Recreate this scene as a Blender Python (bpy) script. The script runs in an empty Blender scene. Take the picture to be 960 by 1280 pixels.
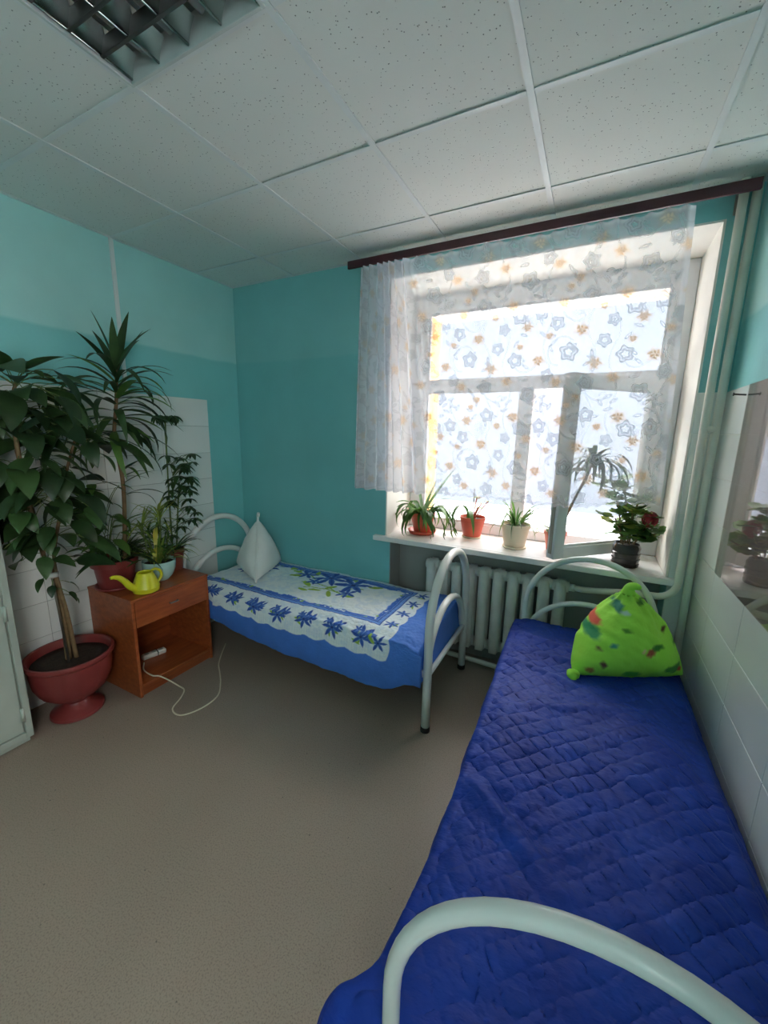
import bpy, bmesh, math, random
import numpy as np
from mathutils import Vector, Matrix, Euler
PI = math.pi
SC = bpy.context.scene
COL = SC.collection
random.seed(7)
RNG = np.random.default_rng(11)

# ------------------------------------------------------------------ camera
CAM = Vector((2.7433, -2.5739, 1.6165))
YAW, PITCH, ROLL = -0.4730, -0.1955, 0.0195
FPX = 498.93
cy, sy, cp, sp, cr, sr = math.cos(YAW), math.sin(YAW), math.cos(PITCH), math.sin(PITCH), math.cos(ROLL), math.sin(ROLL)
right = Vector((cy, -sy, 0)); fwd = Vector((sy * cp, cy * cp, sp)); up = right.cross(fwd)
right, up = cr * right + sr * up, -sr * right + cr * up
cam = bpy.data.cameras.new('camera')
cam.sensor_fit = 'HORIZONTAL'; cam.sensor_width = 36.0; cam.lens = FPX * 36.0 / 960.0
cam.clip_start = 0.02; cam.clip_end = 300
camo = bpy.data.objects.new('camera', cam); COL.objects.link(camo)
camo.matrix_world = Matrix(((right.x, up.x, -fwd.x, CAM.x), (right.y, up.y, -fwd.y, CAM.y), (right.z, up.z, -fwd.z, CAM.z), (0, 0, 0, 1)))
SC.camera = camo

# ------------------------------------------------------------------ sky, daylight portal, exposure
SKY = 13.0
w = bpy.data.worlds.new('overcast_sky'); SC.world = w; w.use_nodes = True
bg = w.node_tree.nodes['Background']; bg.inputs['Color'].default_value = (1.0, 0.958, 0.958, 1); bg.inputs['Strength'].default_value = SKY
pl = bpy.data.lights.new('window_portal', 'AREA'); pl.shape = 'RECTANGLE'; pl.size = 1.9; pl.size_y = 1.9
pl.cycles.is_portal = True
po = bpy.data.objects.new('window_portal', pl); COL.objects.link(po)
po.location = (2.31, 0.86, 1.74); po.rotation_euler = (-PI / 2, 0, 0)
p2l = bpy.data.lights.new('added_window_portal', 'AREA'); p2l.shape = 'RECTANGLE'; p2l.size = 1.6; p2l.size_y = 1.2; p2l.cycles.is_portal = True  # sky portal for the unseen window added as fill light
p2o = bpy.data.objects.new('added_window_portal', p2l); COL.objects.link(p2o)
p2o.location = (3.60, -3.62, 1.76); p2o.rotation_euler = (0, PI / 2, 0)
SC.view_settings.view_transform = 'Standard'; SC.view_settings.look = 'None'
SC.view_settings.gamma = 1.0; SC.view_settings.use_curve_mapping = False
SC.view_settings.exposure = 0.0
SC.cycles.max_bounces = 14; SC.cycles.diffuse_bounces = 8; SC.cycles.glossy_bounces = 4
SC.cycles.transparent_max_bounces = 24; SC.cycles.sample_clamp_indirect = 6.0
SC.cycles.caustics_reflective = False; SC.cycles.caustics_refractive = False

# ------------------------------------------------------------------ room numbers (metres)
H = 2.75; XR = 3.307; YF = -4.4
GX = [0.633 + 0.6 * k for k in range(5)]
GY = [-0.346 - 0.6 * k for k in range(7)]
TH, TW, TTOP = 0.205, 0.4, 1.845

# ------------------------------------------------------------------ materials
def s2l(c):
    return tuple(((v / 255) / 12.92 if v / 255 <= 0.04045 else ((v / 255 + 0.055) / 1.055) ** 2.4) for v in c)
class NT:
    def __init__(s, name):
        s.m = bpy.data.materials.new(name); s.m.use_nodes = True
        s.t = s.m.node_tree; s.n = s.t.nodes; s.b = s.n.get('Principled BSDF'); s.out = s.n.get('Material Output')
    def new(s, t, **kw):
        x = s.n.new(t)
        for k, v in kw.items():
            if k.startswith('i_'):
                key = k[2:].replace('_', ' ')
                x.inputs[int(key) if key.isdigit() else key].default_value = v
            else: setattr(x, k, v)
        return x
    def link(s, a, b): s.t.links.new(a, b)
    def coords(s, kind='Object'):
        return s.new('ShaderNodeTexCoord').outputs[kind]
    def ramp(s, fac, stops):
        r = s.new('ShaderNodeValToRGB'); e = r.color_ramp.elements
        while len(e) < len(stops): e.new(0.5)
        for q, (p, c) in zip(e, stops):
            q.position = p; q.color = (*c, 1) if len(c) == 3 else c
        s.link(fac, r.inputs[0]); return r.outputs[0]
    def noise(s, vec, scale, detail=3, rough=0.5):
        x = s.new('ShaderNodeTexNoise', i_Scale=scale, i_Detail=detail, i_Roughness=rough); s.link(vec, x.inputs['Vector']); return x.outputs[0]
    def bump(s, h, strength, dist):
        b = s.new('ShaderNodeBump', i_Strength=strength, i_Distance=dist); s.link(h, b.inputs['Height']); s.link(b.outputs[0], s.b.inputs['Normal'])
def g3(c, k): return tuple(min(1, v * k) for v in c)
def mat(name, rgb, rough=0.6, var=0.06, scale=8, bump=0.0, bscale=60, metallic=0.0, spec=0.5, coat=0.0, trans=0.0):
    n = NT(name); c = s2l(rgb); co = n.coords()
    f = n.noise(co, scale)
    n.link(n.ramp(f, [(0.3, g3(c, 1 - var * 2)), (0.7, g3(c, 1 + var * 2))]), n.b.inputs['Base Color'])
    n.b.inputs['Roughness'].default_value = rough; n.b.inputs['Metallic'].default_value = metallic
    n.b.inputs['Specular IOR Level'].default_value = spec; n.b.inputs['Coat Weight'].default_value = coat
    if bump: n.bump(n.noise(co, bscale, 4), bump, 0.004)
    return n.m
M = {}
# teal wall paint: a deeper tone below 2.16 m with a slightly wavy edge
def teal_paint(name, hi, lo):
    n = NT(name); co = n.coords(); sep = n.new('ShaderNodeSeparateXYZ'); n.link(co, sep.inputs[0])
    nz = n.noise(co, 3.0, 2)
    a = n.new('ShaderNodeMath', operation='MULTIPLY', i_1=0.03); n.link(nz, a.inputs[0])
    b = n.new('ShaderNodeMath', operation='ADD'); n.link(sep.outputs[2], b.inputs[0]); n.link(a.outputs[0], b.inputs[1])
    mr = n.new('ShaderNodeMapRange', i_1=2.165, i_2=2.185); n.link(b.outputs[0], mr.inputs[0])
    mx = n.new('ShaderNodeMix', data_type='RGBA'); n.link(mr.outputs[0], mx.inputs[0])
    mx.inputs[6].default_value = (*s2l(lo), 1); mx.inputs[7].default_value = (*s2l(hi), 1)
    f = n.noise(co, 2.3, 4)
    m2 = n.new('ShaderNodeMix', data_type='RGBA', blend_type='MULTIPLY'); m2.inputs[0].default_value = 1
    n.link(mx.outputs[2], m2.inputs[6]); n.link(n.ramp(f, [(0.3, (.9, .9, .9)), (0.7, (1, 1, 1))]), m2.inputs[7])
    n.link(m2.outputs[2], n.b.inputs['Base Color']); n.b.inputs['Roughness'].default_value = 0.45
    n.bump(n.noise(co, 45, 4), 0.25, 0.003)
    return n.m
M['teal'] = teal_paint('teal_paint', (168, 221, 218), (132, 206, 206))
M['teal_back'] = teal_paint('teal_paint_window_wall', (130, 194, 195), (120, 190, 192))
M['white_plaster'] = mat('white_plaster', (232, 228, 220), 0.6, 0.02, 5, 0.1)
M['orange_jamb'] = mat('orange_outer_jamb', (226, 170, 104), 0.7, 0.10, 9, 0.2)
M['niche'] = mat('grey_niche_paint', (150, 150, 146), 0.6, 0.04, 4)
M['pvc'] = mat('white_pvc', (226, 227, 230), 0.32, 0.01)
M['sill'] = mat('white_sill', (232, 230, 228), 0.3, 0.02)
M['gasket'] = mat('dark_gasket', (40, 42, 44), 0.6)
M['grout'] = mat('pale_grout', (222, 222, 214), 0.8, 0.08, 30)
M['grout_grey'] = mat('grey_grout', (140, 144, 140), 0.8, 0.08, 30)
M['tile'] = mat('white_wall_tile', (222, 229, 226), 0.26, 0.015, 3, 0.03, 6)
M['tile_left'] = mat('white_wall_tile_left', (230, 233, 230), 0.22, 0.015, 3, 0.03, 6)
M['paint_white'] = mat('white_enamel_pipe', (222, 220, 208), 0.35, 0.04, 6, 0.08)
M['radiator'] = mat('white_radiator_enamel', (226, 224, 216), 0.35, 0.05, 9, 0.1)
M['bed_metal'] = mat('white_bed_enamel', (224, 226, 223), 0.28, 0.02, 6)
M['rubber'] = mat('black_rubber', (22, 22, 24), 0.7)
M['maroon_rod'] = mat('maroon_cornice', (66, 24, 34), 0.4, 0.1, 12)
M['steel'] = mat('bare_steel', (170, 168, 160), 0.35, 0.05, metallic=0.9)
M['locker'] = mat('grey_green_locker_enamel', (168, 176, 166), 0.4, 0.05, 5, 0.08)
M['plastic_white'] = mat('white_plastic', (226, 224, 214), 0.4, 0.02)
M['cord'] = mat('cream_cord', (214, 204, 180), 0.5, 0.02)
# ceiling tile with pinholes
def ceiling_tile_mat():
    n = NT('mineral_ceiling_tile'); co = n.coords()
    v = n.new('ShaderNodeTexVoronoi', i_Scale=70.0); n.link(co, v.inputs['Vector'])
    hole = n.new('ShaderNodeMapRange', i_1=0.11, i_2=0.17); n.link(v.outputs[0], hole.inputs[0])
    msk = n.ramp(n.noise(co, 45, 1), [(0.44, (1, 1, 1)), (0.48, (0, 0, 0))])
    mx = n.new('ShaderNodeMath', operation='MAXIMUM'); n.link(hole.outputs[0], mx.inputs[0]); n.link(msk, mx.inputs[1])
    c = n.new('ShaderNodeMix', data_type='RGBA'); n.link(mx.outputs[0], c.inputs[0])
    c.inputs[6].default_value = (0.16, 0.16, 0.16, 1); c.inputs[7].default_value = (*s2l((226, 226, 222)), 1)
    n.link(c.outputs[2], n.b.inputs['Base Color']); n.b.inputs['Roughness'].default_value = 0.85
    n.bump(mx.outputs[0], 0.6, 0.002)
    return n.m
M['ctile'] = ceiling_tile_mat()
M['tbar'] = mat('white_t_bar', (222, 224, 224), 0.45, 0.02)
M['plenum'] = mat('dark_gap', (40, 40, 40), 0.9)
# linoleum
def floor_mat():
    n = NT('speckled_beige_linoleum'); co = n.coords()
    c = s2l((152, 136, 123))
    big = n.ramp(n.noise(co, 1.2, 3), [(0.3, g3(c, .92)), (0.7, g3(c, 1.06))])
    fine = n.ramp(n.noise(co, 190, 2, .7), [(0.36, (.62, .6, .58)), (0.5, (1, 1, 1)), (0.66, (1.0, 1.0, 1.0)), (0.74, (1.25, 1.22, 1.2))])
    m2 = n.new('ShaderNodeMix', data_type='RGBA', blend_type='MULTIPLY'); m2.inputs[0].default_value = .8
    n.link(big, m2.inputs[6]); n.link(fine, m2.inputs[7])
    v = n.new('ShaderNodeTexVoronoi', i_Scale=14.0); n.link(co, v.inputs['Vector'])
    sp_ = n.new('ShaderNodeMapRange', i_1=0.03, i_2=0.05); n.link(v.outputs[0], sp_.inputs[0])
    m3 = n.new('ShaderNodeMix', data_type='RGBA'); n.link(sp_.outputs[0], m3.inputs[0])
    m3.inputs[6].default_value = (0.10, 0.085, 0.07, 1); n.link(m2.outputs[2], m3.inputs[7])
    n.link(m3.outputs[2], n.b.inputs['Base Color']); n.b.inputs['Roughness'].default_value = 0.5
    n.bump(n.noise(co, 120, 2), 0.08, 0.002)
    return n.m
M['floor'] = floor_mat()
# cherry veneer
def wood_mat():
    n = NT('cherry_veneer'); co = n.coords()
    mp = n.new('ShaderNodeMapping'); mp.inputs['Scale'].default_value = (9, 1.6, 14); n.link(co, mp.inputs[0])
    f = n.noise(mp.outputs[0], 3.0, 6, .6)
    n.link(n.ramp(f, [(0.3, s2l((128, 62, 32))), (0.6, s2l((160, 84, 44))), (0.8, s2l((176, 98, 54)))]), n.b.inputs['Base Color'])
    n.b.inputs['Roughness'].default_value = 0.3
    return n.m
M['wood'] = wood_mat()
def glass_mat(name, tint=(1, 1, 1), refl=1.0, rough=0.0, ior=1.5):
    n = NT(name); n.n.remove(n.b)
    tr = n.new('ShaderNodeBsdfTransparent'); tr.inputs[0].default_value = (*tint, 1)
    gl = n.new('ShaderNodeBsdfGlossy', i_Roughness=rough)
    fr = n.new('ShaderNodeLayerWeight', i_Blend=0.5)            # Schlick: .04 + .96 * (1 - cos)^5
    p5_ = n.new('ShaderNodeMath', operation='POWER', i_1=5.0); n.link(fr.outputs['Facing'], p5_.inputs[0])
    ma = n.new('ShaderNodeMath', operation='MULTIPLY_ADD', i_1=.96, i_2=.04); n.link(p5_.outputs[0], ma.inputs[0])
    k = n.new('ShaderNodeMath', operation='MULTIPLY', i_1=refl); k.use_clamp = True; n.link(ma.outputs[0], k.inputs[0])
    mx = n.new('ShaderNodeMixShader'); n.link(k.outputs[0], mx.inputs[0]); n.link(tr.outputs[0], mx.inputs[1]); n.link(gl.outputs[0], mx.inputs[2])
    n.link(mx.outputs[0], n.out.inputs[0]); return n.m
M['glass'] = glass_mat('window_glass', (.96, .98, .97), .6)
M['acrylic'] = glass_mat('clear_acrylic', (.86, .81, .80), 1.5, 0.015)
M['jar'] = mat('dark_brown_jar', (52, 46, 44), 0.15, 0.1, 10)
def leafmat(name, a, b, rough=0.4, tr=0.25):
    n = NT(name); oi = n.new('ShaderNodeObjectInfo'); co = n.coords()
    f = n.noise(co, 14, 2)
    ad = n.new('ShaderNodeMath', operation='ADD'); n.link(oi.outputs['Random'], ad.inputs[0]); n.link(f, ad.inputs[1])
    hf = n.new('ShaderNodeMath', operation='MULTIPLY', i_1=0.5); n.link(ad.outputs[0], hf.inputs[0])
    c = n.ramp(hf.outputs[0], [(0.25, s2l(a)), (0.75, s2l(b))])
    n.link(c, n.b.inputs['Base Color']); n.b.inputs['Roughness'].default_value = rough
    t = n.new('ShaderNodeBsdfTranslucent'); n.link(c, t.inputs[0])
    mx = n.new('ShaderNodeMixShader'); mx.inputs[0].default_value = tr
    n.link(n.b.outputs[0], mx.inputs[1]); n.link(t.outputs[0], mx.inputs[2]); n.link(mx.outputs[0], n.out.inputs[0])
    return n.m
M['leaf_dark'] = leafmat('dark_green_leaf', (36, 58, 34), (66, 98, 52))
M['leaf_mid'] = leafmat('mid_green_leaf', (56, 92, 46), (104, 146, 68), .4, .4)
M['leaf_pale'] = leafmat('yellow_green_leaf', (104, 136, 60), (172, 186, 88), .4, .4)
M['leaf_yellow'] = leafmat('yellowing_leaf', (172, 164, 60), (202, 190, 80))
M['leaf_gray'] = leafmat('grey_green_leaf', (76, 110, 74), (124, 156, 108), .4, .45)
M['stem'] = mat('brown_stem', (122, 98, 66), 0.7, 0.12, 40, 0.3)
M['stem_green'] = mat('green_stem', (96, 116, 60), 0.6, 0.1, 30)
M['soil'] = mat('dark_soil', (48, 38, 30), 0.95, 0.2, 60, 0.6, 120)
M['pot_maroon'] = mat('maroon_plastic_pot', (128, 52, 50), 0.35, 0.05, 6)
M['pot_mint'] = mat('pale_mint_glazed_pot', (176, 214, 208), 0.2, 0.05, 9)
M['pot_brown'] = mat('terracotta_brown_pot', (128, 66, 50), 0.5, 0.08, 12)
M['pot_red'] = mat('terracotta_red_pot', (196, 78, 54), 0.4, 0.05, 12)
M['pot_cream'] = mat('cream_plastic_pot', (224, 208, 182), 0.4, 0.03, 10)
M['pot_pink'] = mat('pink_clay_pot', (208, 118, 100), 0.5, 0.05, 10)
M['flower'] = mat('crimson_petal', (150, 24, 40), 0.5, 0.12, 60)
M['can'] = mat('yellow_plastic', (206, 204, 40), 0.35, 0.04, 6)
M['ribbon'] = mat('white_ribbon', (220, 220, 214), 0.6)
M['ticking'] = mat('striped_ticking', (196, 188, 180), 0.8, 0.1, 30)
M['mattress'] = mat('grey_mattress_cloth', (150, 140, 130), 0.9, 0.05, 20)
M['pillow_white'] = mat('white_pillow_cotton', (226, 230, 228), 0.85, 0.02, 8, 0.25, 22)
M['chrome_louvre'] = mat('polished_aluminium_louvre', (200, 210, 206), 0.22, 0.02, metallic=1.0)
M['lamp_dark'] = mat('dark_cross_blade', (60, 58, 56), 0.5)
M['lamp_white'] = mat('white_lamp_housing', (196, 200, 198), 0.4)
M['tube'] = mat('white_unlit_tube', (225, 228, 228), 0.3)
M['snow'] = mat('trodden_snow', (236, 240, 246), 0.8, 0.02, 1)
M['facade'] = mat('added_blue_grey_facade', (86, 91, 100), 0.9, 0.03, .3)  # kept dark so the added yard wall dims the window view

# ------------------------------------------------------------------ mesh helpers
class MB:
    def __init__(s): s.v = []; s.f = []
    def add(s, vs, fs):
        o = len(s.v); s.v += [tuple(map(float, v)) for v in vs]; s.f += [tuple(i + o for i in f) for f in fs]; return s
    def box(s, x0, x1, y0, y1, z0, z1):
        return s.add([(x0, y0, z0), (x1, y0, z0), (x1, y1, z0), (x0, y1, z0), (x0, y0, z1), (x1, y0, z1), (x1, y1, z1), (x0, y1, z1)],
                     [(0, 3, 2, 1), (4, 5, 6, 7), (0, 1, 5, 4), (1, 2, 6, 5), (2, 3, 7, 6), (3, 0, 4, 7)])
    def tube(s, pts, r, n=10, closed=False, cap=True):
        pts = [Vector(p) for p in pts]; N = len(pts)
        rr = r if isinstance(r, (list, tuple, np.ndarray)) else [r] * N
        ref = None; vs = []
        for i, p in enumerate(pts):
            if closed: t = pts[(i + 1) % N] - pts[i - 1]
            else: t = pts[min(i + 1, N - 1)] - pts[max(i - 1, 0)]
            t.normalize()
            if ref is None:
                ref = Vector((0, 0, 1)) if abs(t.z) < .9 else Vector((1, 0, 0))
            a = (ref - t * ref.dot(t)).normalized(); b = t.cross(a); ref = a
            for k in range(n):
                th = 2 * PI * k / n; vs.append(p + (a * math.cos(th) + b * math.sin(th)) * rr[i])
        fs = []
        for i in range(N if closed else N - 1):
            j = (i + 1) % N
            for k in range(n): fs.append((i * n + k, i * n + (k + 1) % n, j * n + (k + 1) % n, j * n + k))
        if cap and not closed: fs.append(tuple(range(n - 1, -1, -1))); fs.append(tuple((N - 1) * n + k for k in range(n)))
        return s.add(vs, fs)
    def lathe(s, prof, n=28, c=(0, 0, 0), mod=None):
        vs = []; N = len(prof)
        for i, (r, z) in enumerate(prof):
            for k in range(n):
                th = 2 * PI * k / n; q = r * (mod(i, th) if mod else 1)
                vs.append((c[0] + q * math.cos(th), c[1] + q * math.sin(th), c[2] + z))
        fs = [(i * n + k, i * n + (k + 1) % n, (i + 1) * n + (k + 1) % n, (i + 1) * n + k) for i in range(N - 1) for k in range(n)]
        fs.append(tuple(range(n - 1, -1, -1))); fs.append(tuple((N - 1) * n + k for k in range(n)))
        return s.add(vs, fs)
    def grid(s, P):
        P = np.asarray(P); a, b = P.shape[:2]
        return s.add(P.reshape(-1, 3).tolist(), [(i * b + j, (i + 1) * b + j, (i + 1) * b + j + 1, i * b + j + 1) for i in range(a - 1) for j in range(b - 1)])
    def mesh(s, name, m, smooth=False, bevel=0.0):
        me = bpy.data.meshes.new(name); me.from_pydata(s.v, [], s.f)
        if bevel:
            bm = bmesh.new(); bm.from_mesh(me)
            bmesh.ops.bevel(bm, geom=list(bm.edges), offset=bevel, segments=1, affect='EDGES', clamp_overlap=True)
            bm.to_mesh(me); bm.free()
        me.materials.append(m)
        if smooth: me.polygons.foreach_set('use_smooth', [True] * len(me.polygons))
        me.update(); return me
    def build(s, name, m, parent=None, smooth=False, bevel=0.0):
        return obj(name, s.mesh(name, m, smooth, bevel), parent)
def obj(name, me, parent=None, loc=None, rot=None, sc=None):
    o = bpy.data.objects.new(name, me); COL.objects.link(o)
    if parent: o.parent = parent
    if loc is not None: o.location = loc
    if rot is not None: o.rotation_euler = rot
    if sc is not None: o.scale = (sc, sc, sc) if isinstance(sc, (int, float)) else sc
    return o
def tag(o, label=None, cat=None, group=None, kind=None):
    if label: o['label'] = label
    if cat: o['category'] = cat
    if group: o['group'] = group
    if kind: o['kind'] = kind
    return o
def thing(name, label, cat, loc=(0, 0, 0), rz=0, group=None):
    return tag(obj(name, None, None, loc, (0, 0, rz)), label, cat, group)
def smooth_by_angle(o, deg=35):
    me = o.data
    me.polygons.foreach_set('use_smooth', [True] * len(me.polygons))
    bm = bmesh.new(); bm.from_mesh(me); lim = math.radians(deg)
    for e in bm.edges:
        if len(e.link_faces) == 2 and e.calc_face_angle(0) > lim: e.smooth = False
    bm.to_mesh(me); bm.free(); return o
def arr_mesh(name, P, m, uv=None, col=None, smooth=True):
    """fast grid mesh from an (a,b,3) array with optional point colours"""
    a, b = P.shape[:2]
    me = bpy.data.meshes.new(name)
    idx = np.arange(a * b).reshape(a, b)
    q = np.stack([idx[:-1, :-1], idx[1:, :-1], idx[1:, 1:], idx[:-1, 1:]], -1).reshape(-1, 4)
    me.vertices.add(a * b); me.vertices.foreach_set('co', P.reshape(-1).astype(np.float32))
    me.loops.add(q.size); me.loops.foreach_set('vertex_index', q.reshape(-1).astype(np.int32))
    me.polygons.add(len(q)); me.polygons.foreach_set('loop_start', (np.arange(len(q)) * 4).astype(np.int32))
    me.polygons.foreach_set('use_smooth', np.ones(len(q), dtype=bool))
    if col is not None:
        at = me.color_attributes.new('print', 'FLOAT_COLOR', 'POINT')
        c4 = np.ones((a * b, 4), np.float32); c4[:, :3] = col.reshape(-1, 3); at.data.foreach_set('color', c4.reshape(-1))
    me.materials.append(m); me.update(calc_edges=True); me.validate(); return me
def nz(x, y, seed=0, octs=3, scale=1.0):
    """smooth value noise on arrays"""
    r = np.random.default_rng(seed); out = 0; amp = 1.0; tot = 0
    for o in range(octs):
        T = r.random((64, 64)); X = x * scale * 2 ** o + 13.7 * o; Y = y * scale * 2 ** o + 7.1 * o
        xi = np.floor(X).astype(int); yi = np.floor(Y).astype(int); fx = X - xi; fy = Y - yi
        fx = fx * fx * (3 - 2 * fx); fy = fy * fy * (3 - 2 * fy)
        g = lambda i, j: T[i % 64, j % 64]
        out = out + amp * ((g(xi, yi) * (1 - fx) + g(xi + 1, yi) * fx) * (1 - fy) + (g(xi, yi + 1) * (1 - fx) + g(xi + 1, yi + 1) * fx) * fy)
        tot += amp; amp *= 0.5
    return out / tot * 2 - 1
def sstep(a, b, x):
    t = np.clip((x - a) / (b - a), 0, 1); return t * t * (3 - 2 * t)
def spline(pts, n=8):
    """Catmull-Rom through points"""
    P = [Vector(p) for p in pts]; P = [P[0] * 2 - P[1]] + P + [P[-1] * 2 - P[-2]]; out = []
    for i in range(1, len(P) - 2):
        for k in range(n):
            t = k / n; a, b, c, d = P[i - 1:i + 3]
            out.append(0.5 * ((2 * b) + (c - a) * t + (2 * a - 5 * b + 4 * c - d) * t * t + (3 * b - a - 3 * c + d) * t ** 3))
    out.append(P[-2]); return out

# ================================================================== STRUCTURE
floor = tag(MB().box(-.1, XR + .1, YF, .95, -.1, 0).build('floor', M['floor']), kind='structure')
wl = tag(MB().box(-.15, 0, YF, .95, 0, H + .2).build('wall_left', M['teal']), kind='structure')
F0, F1, FZ0, FZ1 = -4.2, -3.05, 1.0, 2.52          # unseen window added to the right wall as fill light for the room
wr = MB().box(XR, XR + .3, F1, .95, 0, H + .2); wr.box(XR, XR + .3, YF, F0, 0, H + .2); wr.box(XR, XR + .3, F0, F1, 0, FZ0); wr.box(XR, XR + .3, F0, F1, FZ1, H + .2)
wr = tag(wr.build('wall_right', M['teal']), kind='structure')
tag(MB().box(-.15, XR + .3, YF - .15, YF, 0, H + .2).build('wall_front', M['teal']), kind='structure')
w2 = tag(obj('added_fill_window', None, None, (0, 0, 0)), kind='structure')
for b in ((F0, F0 + .07, FZ0, FZ1), (F1 - .07, F1, FZ0, FZ1), (F0 + .07, F1 - .07, FZ0, FZ0 + .07), (F0 + .07, F1 - .07, FZ1 - .07, FZ1)):
    MB().box(XR + .15, XR + .22, b[0], b[1], b[2], b[3]).build('window_frame', M['pvc'], w2, bevel=.004)
MB().box(XR + .182, XR + .19, F0 + .07, F1 - .07, FZ0 + .07, FZ1 - .07).build('pane', M['glass'], w2)
WX0, WX1, WZ0, WZ1 = 1.45, 3.176, 0.872, 2.612      # opening
YW, YO = 0.42, 0.86                                   # window plane, outer face
wb = MB()
wb.box(0, 1.44, 0, YO, 0, H + .2); wb.box(3.186, XR, 0, YO, 0, H + .2); wb.box(1.44, 3.186, 0, YO, 2.622, H + .2)
wb.box(1.44, 3.186, .18, YO, 0, .835); wb.box(1.44, 1.48, 0, .18, 0, .835)
wb = tag(wb.build('wall_back', M['teal_back']), kind='structure')
for nm, b in (('reveal', (1.44, WX0, -.001, YW, .835, 2.622)), ('reveal', (WX1, 3.186, -.001, YW, .835, 2.622)), ('reveal', (WX0, WX1, -.001, YW, WZ1, 2.622))):
    MB().box(*b).build(nm, M['white_plaster'], wb)
for b in ((1.44, 1.50, YW + .07, YO + .001, .835, 2.622), (3.10, 3.186, YW + .07, YO + .001, .835, 2.622), (1.50, 3.10, YW + .07, YO + .001, 2.53, 2.622)):
    MB().box(*b).build('outer_jamb', M['orange_jamb'] if b[4] < 2 else M['white_plaster'], wb)
MB().box(1.44, 3.186, YW + .07, YO + .05, .82, .86).build('outer_sill', M['steel'], wb)
MB().box(1.481, 3.186, .172, .18, 0, .834).build('niche_panel', M['niche'], wb)
MB().box(1.4805, 1.486, 0.0, .172, 0, .834).build('niche_panel', M['niche'], wb)

# ---- wall tiles (each tile its own piece, grout recessed 3 mm behind the faces)
def tile_mesh(w, h, m):
    g = 0.0011
    return MB().box(-w / 2 + g, w / 2 - g, 0, .009, -h / 2 + g, h / 2 - g).mesh('wall_tile', m, bevel=0.0012)
def tile_field(wall, a0, a1, firstw, place, m):
    """rows from the floor up to TTOP, columns from a0 towards a1 (a decreases)"""
    cols = [(a0, a0 - firstw)] if firstw else []
    x = a0 - firstw
    while x > a1 + .02:
        cols.append((x, max(a1, x - TW))); x -= TW
    cache = {}
    for c0, c1 in cols:
        wd = round(c0 - c1, 4)
        if wd not in cache: cache[wd] = tile_mesh(wd, TH, m)
        for r in range(9):
            jit = random.uniform(-.0006, .0006)
            loc, rot = place((c0 + c1) / 2, TH * (r + .5), jit)
            obj('wall_tile', cache[wd], wall, loc, rot)
tile_field(wr, -.002, -2.95, .348, lambda a, z, j: ((XR - .0005 + j * .3, a, z), (random.uniform(-.0008, .0008), 0, PI / 2 + random.uniform(-.001, .001))), M['tile'])
MB().box(XR - .0065, XR + .001, -2.95, -.001, 0, TTOP - .001).build('grout', M['grout'], wr)
tile_field(wl, -.325, YF, 0, lambda a, z, j: ((.0005 - j * .3, a, z), (random.uniform(-.0008, .0008), 0, -PI / 2 + random.uniform(-.001, .001))), M['tile_left'])
MB().box(-.001, .0065, YF, -.327, 0, TTOP - .001).build('grout', M['grout_grey'], wl)
# right pier of the window wall
pm = tile_mesh(XR - 3.188, TH, M['tile'])
for r in range(9): obj('wall_tile', pm, wb, ((XR + 3.188) / 2 - .001, -.0005, TH * (r + .5)), (0, 0, PI))
MB().box(3.187, XR - .001, -.006, .001, 0, TTOP - .001).build('grout', M['grout'], wb)
# cable duct on the left wall
tag(MB().box(0, .014, -.958, -.934, TTOP, H).build('trim_1', M['tbar'], None, bevel=.002), kind='structure')
# skirting
for nm, b in (('baseboard_left', (.0, .022, YF, -.33, 0, .06)), ('baseboard_right', (XR - .024, XR - .009, YF, -.1, 0, .06)), ('baseboard_back', (.0, 1.44, -.014, 0, 0, .06))):
    if nm != 'baseboard_left': tag(MB().box(*b).build(nm, M['tbar'], None, bevel=.003), kind='structure')

# ---- suspended ceiling
ceil = tag(MB().box(-.1, XR + .1, YF, .0, H + .10, H + .2).build('ceiling', M['plenum']), kind='structure')
xs = [0.0] + GX + [XR]; ys = [0.0] + GY + [YF]
LAMP = (1, 2)     # x cell, y cell -> x 1.233..1.833, y -1.546..-2.146
LX0, LX1, LY1, LY0 = GX[1], GX[2], GY[2], GY[3]
tcache = {}
for i in range(len(xs) - 1):
    for j in range(len(ys) - 1):
        x0, x1, y1, y0 = xs[i], xs[i + 1], ys[j], ys[j + 1]
        if abs(x0 - LX0) < .01 and abs(y1 - LY1) < .01: continue
        key = (round(x1 - x0, 3), round(y1 - y0, 3))
        if key not in tcache:
            a, b = key
            tcache[key] = MB().box(-a / 2 + .004, a / 2 - .004, -b / 2 + .007, b / 2 - .007, 0, .015).mesh('ceiling_tile', M['ctile'], bevel=.002)
        obj('ceiling_tile', tcache[key], ceil, ((x0 + x1) / 2, (y0 + y1) / 2, H + .001 + random.uniform(0, .002)), (random.uniform(-.001, .001), random.uniform(-.001, .001), 0))
for x in GX: MB().box(x - .012, x + .012, YF, 0, H - .004, H + .0).build('ceiling_t_bar', M['tbar'], ceil)
for y in GY:
    for k in range(len(xs) - 1):
        MB().box(xs[k] + .013, xs[k + 1] - .013, y - .012, y + .010, H - .003, H + .0).build('ceiling_t_bar', M['tbar'], ceil)
for b in ((0, .022, YF, 0, H - .003, H), (XR - .022, XR, YF, 0, H - .003, H), (.022, XR - .022, -.022, 0, H - .003, H)):
    MB().box(*b).build('edge_angle', M['tbar'], ceil)

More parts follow.
